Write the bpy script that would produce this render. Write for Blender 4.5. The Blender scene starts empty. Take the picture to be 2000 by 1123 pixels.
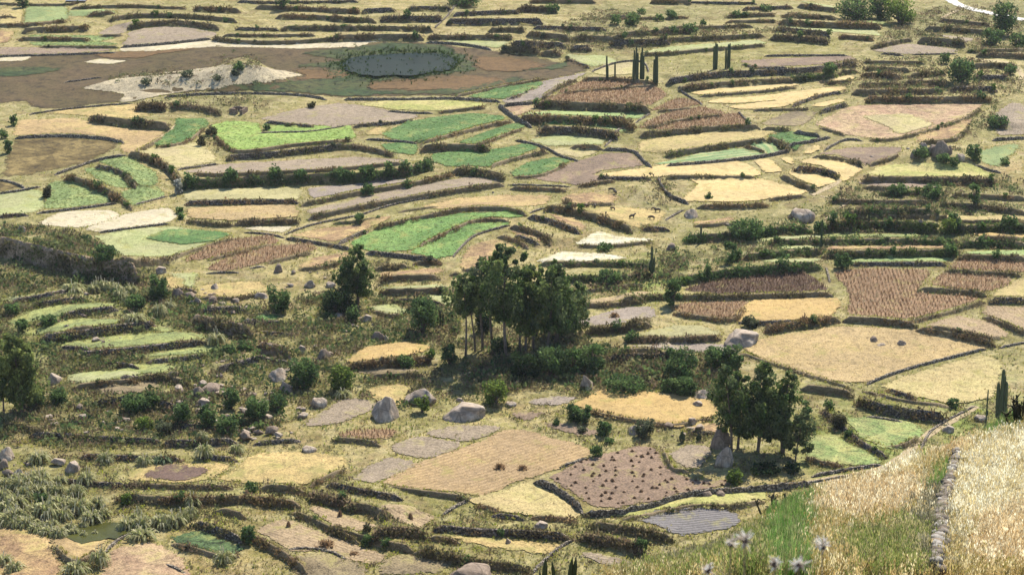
import bpy, bmesh, math, random
import numpy as np
from mathutils import Vector, Matrix
from mathutils.geometry import delaunay_2d_cdt
R = math.radians
SC = bpy.context.scene
# ---------------------------------------------------------------- camera, sky, sun, exposure
CAMZ, PITCH, FPX = 150.0, R(16.0), 4000.0
cam_d = bpy.data.cameras.new('camera'); CAM = bpy.data.objects.new('camera', cam_d)
SC.collection.objects.link(CAM); SC.camera = CAM
CAM.location = (0, 0, CAMZ); CAM.rotation_euler = (R(90) - PITCH, 0, 0)
cam_d.sensor_width = 36; cam_d.lens = FPX / 2000 * 36; cam_d.clip_start = .2; cam_d.clip_end = 6000
cam_d.dof.use_dof = True; cam_d.dof.focus_distance = 420; cam_d.dof.aperture_fstop = 9
SUN_AZ, SUN_EL = R(26), R(50)          # azimuth to the right of straight ahead
W = bpy.data.worlds.new('World'); SC.world = W; W.use_nodes = True
nt = W.node_tree; bg = nt.nodes['Background']
sky = nt.nodes.new('ShaderNodeTexSky'); sky.sky_type = 'NISHITA'; sky.sun_disc = False
sky.sun_elevation = SUN_EL; sky.sun_rotation = SUN_AZ; sky.altitude = 3300
nt.links.new(sky.outputs[0], bg.inputs[0]); bg.inputs[1].default_value = .14
sd = bpy.data.lights.new('sun', 'SUN'); sd.energy = 4.3; sd.angle = R(.5); sd.color = (1, .955, .87)
sun = bpy.data.objects.new('sun', sd); SC.collection.objects.link(sun)
SDIR = Vector((math.sin(SUN_AZ) * math.cos(SUN_EL), math.cos(SUN_AZ) * math.cos(SUN_EL), math.sin(SUN_EL)))
sun.rotation_euler = SDIR.to_track_quat('Z', 'Y').to_euler()
SC.view_settings.view_transform = 'Standard'; SC.view_settings.look = 'None'
SC.view_settings.exposure = 1.3; SC.view_settings.gamma = 1
SC.render.engine = 'CYCLES'
SC.cycles.max_bounces = 5; SC.cycles.diffuse_bounces = 3; SC.cycles.transmission_bounces = 2; SC.cycles.transparent_max_bounces = 4
HAZE = .000022
rng = np.random.default_rng(7); random.seed(7)

# ---------------------------------------------------------------- helpers
COL = SC.collection
def lin(r, g, b, k=.5):
    f = lambda c: (c / 12.92 if c <= .04045 else ((c + .055) / 1.055) ** 2.4)
    return (f(r / 255) * k, f(g / 255) * k, f(b / 255) * k)
def pix_ray(u, v):
    u = np.asarray(u, float); v = np.asarray(v, float)
    a = (u - 1000) / FPX; b = -(v - 561.5) / FPX; cp, sp = math.cos(PITCH), math.sin(PITCH)
    return np.stack([a, cp + b * sp, -sp + b * cp], -1)
def to_pix(P):
    P = np.asarray(P, float); x, y, z = P[..., 0], P[..., 1], P[..., 2] - CAMZ
    cp, sp = math.cos(PITCH), math.sin(PITCH); d = y * cp - z * sp; h = y * sp + z * cp
    return np.stack([1000 + FPX * x / d, 561.5 - FPX * h / d], -1), d
TILE = dict(A=(0, 0), B=(650, 0), C=(1300, 0), D=(0, 350), E=(650, 350), F=(1300, 350), G=(0, 723), H=(650, 723), I=(1300, 723))
def parse(s, tile=None):
    out = []
    for t in s.split():
        if t in TILE: tile = TILE[t]
        else:
            x, y = t.split(','); out.append((tile[0] + float(x) / 2.807, tile[1] + float(y) / 2.807))
    return np.array(out)
def px(t, x, y): o = TILE[t]; return (o[0] + x / 2.807, o[1] + y / 2.807)
def chaikin(P, closed, n=2, c=.22):
    P = np.asarray(P, float)
    for _ in range(n):
        if closed:
            Q = np.roll(P, -1, 0); P = np.stack([(1 - c) * P + c * Q, c * P + (1 - c) * Q], 1).reshape(-1, P.shape[1])
        else:
            if len(P) < 3: return P
            A, B = P[:-1], P[1:]; M = np.stack([.75 * A + .25 * B, .25 * A + .75 * B], 1).reshape(-1, P.shape[1])
            P = np.vstack([P[:1], M[1:-1], P[-1:]])
    return P
def resample(P, step, closed=False):
    P = np.asarray(P, float)
    if closed: P = np.vstack([P, P[:1]])
    d = np.linalg.norm(np.diff(P, axis=0), axis=1); s = np.concatenate([[0], np.cumsum(d)])
    n = max(2, int(round(s[-1] / step)) + 1); q = np.linspace(0, s[-1], n)
    R_ = np.stack([np.interp(q, s, P[:, k]) for k in range(P.shape[1])], 1)
    return R_[:-1] if closed else R_
def inside(pts, poly):
    x, y = pts[:, 0], pts[:, 1]; c = np.zeros(len(pts), bool); j = len(poly) - 1
    for i in range(len(poly)):
        xi, yi = poly[i]; xj, yj = poly[j]
        if yi != yj: c ^= ((yi > y) != (yj > y)) & (x < (xj - xi) * (y - yi) / (yj - yi) + xi)
        j = i
    return c
_T = np.random.default_rng(3).random((256, 256))
def vnoise(x, y, s):                     # smooth value noise, 0..1
    x = np.asarray(x) / s + 500; y = np.asarray(y) / s + 500
    i = np.floor(x).astype(int); j = np.floor(y).astype(int); u = x - i; v = y - j
    u = u * u * (3 - 2 * u); v = v * v * (3 - 2 * v); g = lambda a, b: _T[a & 255, b & 255]
    return (g(i, j) * (1 - u) + g(i + 1, j) * u) * (1 - v) + (g(i, j + 1) * (1 - u) + g(i + 1, j + 1) * u) * v
def fbm(x, y, s): return vnoise(x, y, s) * .55 + vnoise(x + 91, y - 37, s / 2.1) * .28 + vnoise(x - 53, y + 11, s / 4.3) * .17
# mesh objects
def mesh_obj(name, V, faces, mat=None, parent=None, col=None, smooth=False, link=True):
    """faces: (n,3)/(n,4) array, or a list of such arrays"""
    V = np.asarray(V, np.float32); fl = faces if isinstance(faces, list) else [faces]
    fl = [np.asarray(f, np.int32) for f in fl if len(f)]
    me = bpy.data.meshes.new(name); me.vertices.add(len(V)); me.vertices.foreach_set('co', V.ravel())
    if fl:
        loops = np.concatenate([f.ravel() for f in fl]); tot = np.concatenate([np.full(len(f), f.shape[1], np.int32) for f in fl])
        start = np.concatenate([[0], np.cumsum(tot)[:-1]]).astype(np.int32)
        me.loops.add(len(loops)); me.loops.foreach_set('vertex_index', loops)
        me.polygons.add(len(tot)); me.polygons.foreach_set('loop_start', start); me.polygons.foreach_set('loop_total', tot)
        me.polygons.foreach_set('use_smooth', np.full(len(tot), smooth, bool))
    if col is not None:
        c = np.ones((len(V), 4), np.float32); c[:, :3] = col
        a = me.color_attributes.new('Col', 'FLOAT_COLOR', 'POINT'); a.data.foreach_set('color', c.ravel())
    me.update(calc_edges=True); me.validate()
    if mat: me.materials.append(mat)
    o = bpy.data.objects.new(name, me)
    if link: COL.objects.link(o)
    if parent: o.parent = parent
    return o
def tag(o, label=None, cat=None, group=None, kind=None):
    if label: o['label'] = label
    if cat: o['category'] = cat
    if group: o['group'] = group
    if kind: o['kind'] = kind
    return o
def empty(name, loc, rz=0):
    o = bpy.data.objects.new(name, None); COL.objects.link(o); o.location = loc; o.rotation_euler = (0, 0, rz); o.empty_display_size = .5
    return o
def replicate(TV, TF, pos, scale, rot, tilt=None):
    """copies of one template: pos (n,3), scale (n,3) or (n,), rot (n,)"""
    n = len(pos); scale = np.asarray(scale, float); scale = scale[:, None] if scale.ndim == 1 else scale
    V = TV[None] * scale[:, None, :]; c, s = np.cos(rot)[:, None], np.sin(rot)[:, None]
    X = V[..., 0] * c - V[..., 1] * s; Y = V[..., 0] * s + V[..., 1] * c
    V = np.stack([X, Y, V[..., 2]], -1) + np.asarray(pos)[:, None, :]
    F = TF[None] + (np.arange(n) * len(TV))[:, None, None]
    return V.reshape(-1, 3), F.reshape(-1, TF.shape[1])
class Batch:
    def __init__(s): s.V = []; s.F = []; s.C = []; s.n = 0
    def add(s, V, F, col):
        if not len(V): return
        s.V.append(V); s.F.append(np.asarray(F) + s.n); s.C.append(np.broadcast_to(np.asarray(col, float), (len(V), 3))); s.n += len(V)
    def build(s, name, mat, parent=None, smooth=False):
        if not s.n: return mesh_obj(name, np.zeros((0, 3)), [], mat, parent)
        return mesh_obj(name, np.vstack(s.V), s.F, mat, parent, np.vstack(s.C), smooth)
def inst_cols(pal, n, nv, jit=.18):
    pal = np.asarray(pal); c = pal[rng.integers(0, len(pal), n)] * (1 + jit * rng.standard_normal((n, 1))).clip(.55, 1.6)
    return np.repeat(c, nv, 0)
# ---------------------------------------------------------------- materials
def new_mat(name):
    m = bpy.data.materials.new(name); m.use_nodes = True; t = m.node_tree; b = t.nodes['Principled BSDF']
    b.inputs['Roughness'].default_value = .9; b.inputs['Specular IOR Level'].default_value = .12
    return m, t, b
def N(t, kind, **kw):
    n = t.nodes.new(kind)
    for k, v in kw.items():
        if k in n.inputs: n.inputs[k].default_value = v
        else: setattr(n, k, v)
    return n
def noise(t, co, scale, detail=3, rough=.55):
    n = N(t, 'ShaderNodeTexNoise'); n.inputs['Scale'].default_value = scale; n.inputs['Detail'].default_value = detail; n.inputs['Roughness'].default_value = rough
    t.links.new(co, n.inputs['Vector']); return n.outputs['Fac']
def ramp(t, fac, stops):
    r = N(t, 'ShaderNodeValToRGB'); e = r.color_ramp.elements
    while len(e) < len(stops): e.new(.5)
    for i, (p, c) in enumerate(stops):
        e[i].position = p; e[i].color = (*c, 1) if len(c) == 3 else c
    t.links.new(fac, r.inputs[0]); return r.outputs[0]
def mix(t, fac, a, b, mode='MIX'):
    m = N(t, 'ShaderNodeMix'); m.data_type = 'RGBA'; m.blend_type = mode
    for s, v in ((m.inputs[0], fac), (m.inputs[6], a), (m.inputs[7], b)):
        if hasattr(v, 'is_linked'): t.links.new(v, s)
        else: s.default_value = v if isinstance(v, (int, float)) else (*v, 1)
    return m.outputs[2]
def math_(t, op, a, b=0):
    m = N(t, 'ShaderNodeMath'); m.operation = op
    for s, v in ((m.inputs[0], a), (m.inputs[1], b)):
        if hasattr(v, 'is_linked'): t.links.new(v, s)
        else: s.default_value = v
    return m.outputs[0]
def bump(t, b, h, strength, dist):
    n = N(t, 'ShaderNodeBump'); n.inputs['Strength'].default_value = strength; n.inputs['Distance'].default_value = dist
    t.links.new(h, n.inputs['Height']); t.links.new(n.outputs[0], b.inputs['Normal'])
def coords(t, kind='Object'): return N(t, 'ShaderNodeTexCoord').outputs[kind]
def scl(c, k): return tuple(max(0, v * k) for v in c)
def leaf_mat(name, trans=.35):
    m, t, b = new_mat(name); a = N(t, 'ShaderNodeAttribute'); a.attribute_name = 'Col'
    t.links.new(a.outputs['Color'], b.inputs['Base Color'])
    tr = N(t, 'ShaderNodeBsdfTranslucent'); t.links.new(a.outputs['Color'], tr.inputs['Color'])
    mx = N(t, 'ShaderNodeMixShader'); mx.inputs[0].default_value = trans
    t.links.new(b.outputs[0], mx.inputs[1]); t.links.new(tr.outputs[0], mx.inputs[2])
    t.links.new(mx.outputs[0], t.nodes['Material Output'].inputs[0]); return m
M_LEAF = leaf_mat('foliage', .5); M_GRASS = leaf_mat('grass_blades', .5); M_SCRUB = leaf_mat('scrub', .38); M_OAT = leaf_mat('dry_oats', .6)
def field_mat(kind, c, var=.16, c2=None, patch=.5, rows=0, rowc=None, rowamt=.5, speck=.35, bmp=.5, scale=1.0, patchscale=.09):
    dz = lambda q: tuple(.95 * v + .05 * (.3 * q[0] + .6 * q[1] + .1 * q[2]) * w_ for v, w_ in zip(q, (1.02, 1, .9)))
    c = dz(c); c2 = dz(c2) if c2 else None
    m, t, b = new_mat('field_' + kind); co = coords(t)
    n1 = noise(t, co, patchscale, 4, .6); n2 = noise(t, co, .55 * scale, 4, .65); n3 = noise(t, co, 2.6 * scale, 3, .7)
    c2 = c2 or scl(c, .78)
    col = mix(t, math_(t, 'MULTIPLY', ramp(t, n1, [(.4, (0, 0, 0)), (.62, (1, 1, 1))]), patch), c, c2)
    col = mix(t, 1.0, col, ramp(t, n2, [(.3, (1 - var * 2.6,) * 3), (.47, (1, 1, 1)), (.7, (1 + var * 1.5,) * 3)]), 'MULTIPLY')
    sp = ramp(t, n3, [(.36, (1 - min(.75, speck * 1.3),) * 3), (.5, (1, 1, 1)), (.68, (1 + speck * .8,) * 3)])
    col = mix(t, 1.0, col, sp, 'MULTIPLY'); h = n3
    if rows:
        w = N(t, 'ShaderNodeTexWave'); w.wave_type = 'BANDS'; w.bands_direction = 'Y'; w.inputs['Scale'].default_value = .314 / rows
        w.inputs['Distortion'].default_value = 3.0; w.inputs['Detail'].default_value = 3; w.inputs['Detail Scale'].default_value = .35
        t.links.new(co, w.inputs['Vector'])
        rf = math_(t, 'MULTIPLY', math_(t, 'MULTIPLY', ramp(t, n1, [(.35, (.25,) * 3), (.6, (1, 1, 1))]), rowamt * .8 if kind not in ('Z', 'P3') else rowamt), ramp(t, w.outputs['Fac'], [(.35, (0, 0, 0)), (.75, (1, 1, 1))]))
        col = mix(t, rf, col, rowc or scl(c, .6)); h = math_(t, 'ADD', n3, math_(t, 'MULTIPLY', w.outputs['Fac'], -1.9 * min(.6, rowamt * .9)))
    if kind not in ('B', 'N', 'O', 'X', 'I'):      # thin places where weeds have come up, and paler dry places
        n5 = noise(t, co, .16, 5, .72); n6 = noise(t, co, .05, 3, .6)
        col = mix(t, ramp(t, n5, [(.55, (0, 0, 0)), (.66, (.55,) * 3)]), col, lin(176, 166, 92)); col = mix(t, 1.0, col, ramp(t, n6, [(.35, (.84,) * 3), (.65, (1.12,) * 3)]), 'MULTIPLY')
    t.links.new(col, b.inputs['Base Color']); bump(t, b, h, bmp, .25)
    # the sown edge is ragged: soil and crop give way to grass in tufts
    a = N(t, 'ShaderNodeAttribute'); a.attribute_name = 'Col'; ne = noise(t, co, .7, 5, .75)
    al = math_(t, 'GREATER_THAN', math_(t, 'ADD', a.outputs['Fac'], math_(t, 'MULTIPLY', math_(t, 'SUBTRACT', ne, .5), 1.9 + .9 * (kind in ('V', 'V2', 'G3')) + .9 * (kind[0] in 'TYRD' or kind == 'S3'))), .22 + .25 * (kind in ('V', 'G3', 'D3')) + .12 * (kind[0] in 'TYRD'))
    t.links.new(al, b.inputs['Alpha']); return m
_P = {}
def P_(k, *a, **kw): _P[k] = field_mat(k, *a, **kw)
P_('W', lin(230, 200, 134), var=.12, speck=.2, patch=.5, c2=lin(216, 182, 112), bmp=.3)
P_('W2', lin(214, 178, 110), var=.12, speck=.22, c2=lin(196, 160, 94), bmp=.4)
P_('W3', lin(202, 172, 118), var=.14, speck=.36, c2=lin(184, 156, 96), bmp=.5)
P_('W4', lin(214, 188, 126), var=.16, speck=.3, c2=lin(176, 165, 100), bmp=.5)
P_('S', lin(226, 208, 168), var=.12, speck=.2, rows=1.6, rowamt=.22)
P_('S3', lin(208, 188, 132), var=.16, speck=.3, c2=lin(178, 168, 100))
P_('S4', lin(240, 228, 195), var=.2, speck=.35, c2=lin(205, 190, 130), rows=1.3, rowamt=.35, rowc=lin(200, 175, 125))
P_('P', lin(178, 157, 128), var=.14, speck=.36, c2=lin(160, 140, 112), rows=.9, rowamt=.3, rowc=lin(128, 112, 98))
P_('P2', lin(178, 160, 140), var=.12, speck=.32, c2=lin(160, 142, 122), rows=1.0, rowamt=.22, rowc=lin(130, 114, 100))
P_('P3', lin(150, 142, 136), var=.08, speck=.22, rows=.9, rowamt=.55, rowc=lin(95, 88, 84))
P_('M', lin(174, 138, 100), var=.16, speck=.4, rows=.9, rowamt=.25, rowc=lin(130, 100, 72))
P_('M2', lin(118, 92, 72), var=.2, speck=.45, rows=.9, rowamt=.25, rowc=lin(92, 72, 58))
P_('U', lin(190, 162, 122), var=.14, speck=.35, rows=1.0, rowamt=.25, c2=lin(170, 145, 105))
P_('U2', lin(172, 148, 122), var=.14, speck=.35, c2=lin(155, 130, 105))
P_('U3', lin(160, 132, 106), var=.14, speck=.45, rows=1.0, rowamt=.08, c2=lin(150, 124, 98))
P_('K', lin(196, 164, 118), var=.12, speck=.3, rows=1.25, rowamt=.5, rowc=lin(150, 118, 82), c2=lin(186, 156, 100))
P_('G', lin(98, 134, 66), var=.22, speck=.42, c2=lin(124, 144, 78), patch=.6)
P_('G2', lin(142, 160, 92), var=.22, speck=.4, c2=lin(166, 172, 104), patch=.5)
P_('G3', lin(84, 104, 60), var=.4, speck=.6, c2=lin(110, 130, 75))
P_('L', lin(150, 176, 80), var=.22, speck=.4, c2=lin(176, 190, 100), patch=.5)
P_('L2', lin(120, 156, 76), var=.22, speck=.42, c2=lin(152, 168, 88), patch=.4)
P_('T', lin(204, 178, 116), var=.16, speck=.3, c2=lin(186, 170, 100))
P_('T2', lin(216, 184, 116), var=.18, speck=.34, c2=lin(176, 158, 96), patch=.9, patchscale=.16)
P_('T3', lin(190, 178, 120), var=.12, speck=.25, c2=lin(205, 190, 135))
P_('Y', lin(146, 162, 98), var=.15, speck=.28, c2=lin(170, 172, 110))
P_('Y2', lin(192, 188, 128), var=.14, speck=.28, c2=lin(162, 170, 100), patch=.7)
P_('Y3', lin(182, 172, 118), var=.14, speck=.25)
P_('Y4', lin(186, 184, 98), var=.2, speck=.3, c2=lin(205, 185, 120), patch=.8)
P_('R', lin(174, 138, 98), var=.2, speck=.38, c2=lin(204, 172, 112), patch=.9, patchscale=.14)
P_('R2', lin(188, 152, 116), var=.2, speck=.36, c2=lin(206, 180, 128), patchscale=.14, patch=.6)
P_('R3', lin(194, 162, 110), var=.16, speck=.28, c2=lin(206, 176, 112), patch=.7)
P_('R4', lin(200, 172, 124), var=.12, speck=.3)
P_('D', lin(150, 126, 102), var=.16, speck=.4, c2=lin(166, 138, 108))
P_('D2', lin(152, 132, 98), var=.2, speck=.4, c2=lin(170, 150, 105))
P_('D3', lin(128, 102, 86), var=.12, speck=.3)
P_('V', lin(146, 154, 90), var=.24, speck=.45, c2=lin(178, 178, 98), patch=.7)
P_('V2', lin(158, 178, 104), var=.18, speck=.3, c2=lin(188, 188, 120))
P_('Z', lin(136, 166, 104), var=.15, speck=.3, rows=2.6, rowamt=.75, rowc=lin(205, 196, 140), c2=lin(160, 178, 116))
P_('Z2', lin(142, 160, 88), var=.22, speck=.5, c2=lin(188, 180, 110), patch=.75, patchscale=.2)
P_('I', lin(214, 194, 152), var=.16, speck=.4, c2=lin(170, 156, 126), patchscale=.16, patch=.8)
P_('B', lin(106, 86, 54), var=.2, speck=.3, c2=lin(92, 80, 40), patch=.7, patchscale=.035, scale=.5, bmp=.1)
P_('N', lin(58, 76, 34), var=.35, speck=.35, c2=lin(88, 86, 42), patch=.8, patchscale=.06, scale=.6, bmp=.2)
P_('O', lin(126, 96, 56), var=.14, speck=.2, c2=lin(112, 86, 46), patch=.6, patchscale=.05, scale=.5, bmp=.1)
P_('X', lin(100, 82, 40), var=.3, speck=.3, c2=lin(170, 146, 88), patch=.6, patchscale=.11, scale=.7, bmp=.1)
FNAME = dict(W='wheat_field', W2='wheat_field', W3='wheat_field', W4='wheat_field', S='stubble_field', S3='pasture', S4='straw_covered_field', P='ploughed_field', P2='ploughed_field',
    P3='ploughed_field', M='maize_field', M2='maize_field', U='stubble_field', U2='stubble_field', U3='stubble_field', K='stubble_field', G='bean_field', G2='bean_field', G3='weed_patch',
    L='alfalfa_field', L2='alfalfa_field', I='sand_bank', B='marsh', N='marsh', O='marsh', X='bog', Q='water', A='water', Z='bean_field', Z2='bean_field')
def water_mat(name, c, rough):
    m, t, b = new_mat(name); co = coords(t); n = noise(t, co, .12, 4, .7); n2 = noise(t, co, .8, 3, .7)
    col = mix(t, ramp(t, n, [(.42, (0, 0, 0)), (.6, (1, 1, 1))]), c, scl(c, .7))
    t.links.new(col, b.inputs['Base Color']); b.inputs['Roughness'].default_value = rough; b.inputs['Specular IOR Level'].default_value = .05
    bump(t, b, n2, .12, .1); return m
_P['Q'] = water_mat('pond_water', lin(40, 54, 48), .3); _P['A'] = water_mat('stream_water', lin(92, 92, 40), .35)
def rock_mat(name, c, sc=1.0, c2=None):
    m, t, b = new_mat(name); co = coords(t); n1 = noise(t, co, .9 * sc, 5, .65); n2 = noise(t, co, 5 * sc, 4, .7)
    col = ramp(t, n1, [(.3, scl(c, .55)), (.46, c2 or scl(c, .85)), (.62, c)]); col = mix(t, 1.0, col, ramp(t, n2, [(.3, (.55,) * 3), (.6, (1.12,) * 3)]), 'MULTIPLY')
    vo = N(t, 'ShaderNodeTexVoronoi'); vo.feature = 'DISTANCE_TO_EDGE'; vo.inputs['Scale'].default_value = 1.1 * sc; t.links.new(co, vo.inputs['Vector']); col = mix(t, ramp(t, vo.outputs['Distance'], [(.0, (.75,) * 3), (.035, (0, 0, 0))]), col, scl(c, .3))
    n4 = noise(t, co, 2.2 * sc, 4, .75); col = mix(t, ramp(t, n4, [(.56, (0, 0, 0)), (.66, (.7,) * 3)]), col, lin(120, 112, 84)); t.links.new(col, b.inputs['Base Color']); bump(t, b, n2, .8, .2); return m
M_ROCK = rock_mat('granite', lin(226, 208, 184, .55), .7, lin(196, 172, 146, .5)); M_DARKROCK = rock_mat('weathered_rock', lin(184, 160, 136), .8)
def stone_mat(name, c, mortar, sc):
    m, t, b = new_mat(name); co = coords(t); v = N(t, 'ShaderNodeTexVoronoi'); v.inputs['Scale'].default_value = sc; t.links.new(co, v.inputs['Vector'])
    n = noise(t, co, 1.1, 4, .6); hv = N(t, 'ShaderNodeSeparateColor'); t.links.new(v.outputs['Color'], hv.inputs[0])
    col = mix(t, hv.outputs[0], scl(c, .62), scl(c, 1.25)); col = mix(t, ramp(t, n, [(.42, (0, 0, 0)), (.65, (.7,) * 3)]), col, lin(130, 120, 85))
    col = mix(t, ramp(t, v.outputs['Distance'], [(.32, (0, 0, 0)), (.62, (1, 1, 1))]), col, mortar)
    t.links.new(col, b.inputs['Base Color']); h = math_(t, 'SUBTRACT', 1, v.outputs['Distance']); bump(t, b, h, .9, .2); return m
M_STONE = stone_mat('dry_stone', lin(206, 188, 164), lin(96, 86, 74), 2.6)
M_DARKSTONE = stone_mat('dark_dry_stone', lin(176, 158, 140), lin(84, 76, 66), 2.2)
def earth_mat(name, c, c2):
    m, t, b = new_mat(name); co = coords(t); n1 = noise(t, co, .5, 5, .7); n2 = noise(t, co, 3, 4, .7)
    col = ramp(t, n1, [(.32, c2), (.6, c)]); col = mix(t, 1.0, col, ramp(t, n2, [(.3, (.6,) * 3), (.65, (1.15,) * 3)]), 'MULTIPLY')
    t.links.new(col, b.inputs['Base Color']); bump(t, b, n2, .7, .2); return m
M_BANK = earth_mat('bank_earth', lin(176, 152, 116), lin(136, 124, 84)); M_CLIFF = earth_mat('cliff_earth', lin(206, 178, 148), lin(160, 138, 112))
M_BARK = earth_mat('bark', lin(150, 132, 114), lin(110, 92, 78))

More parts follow.
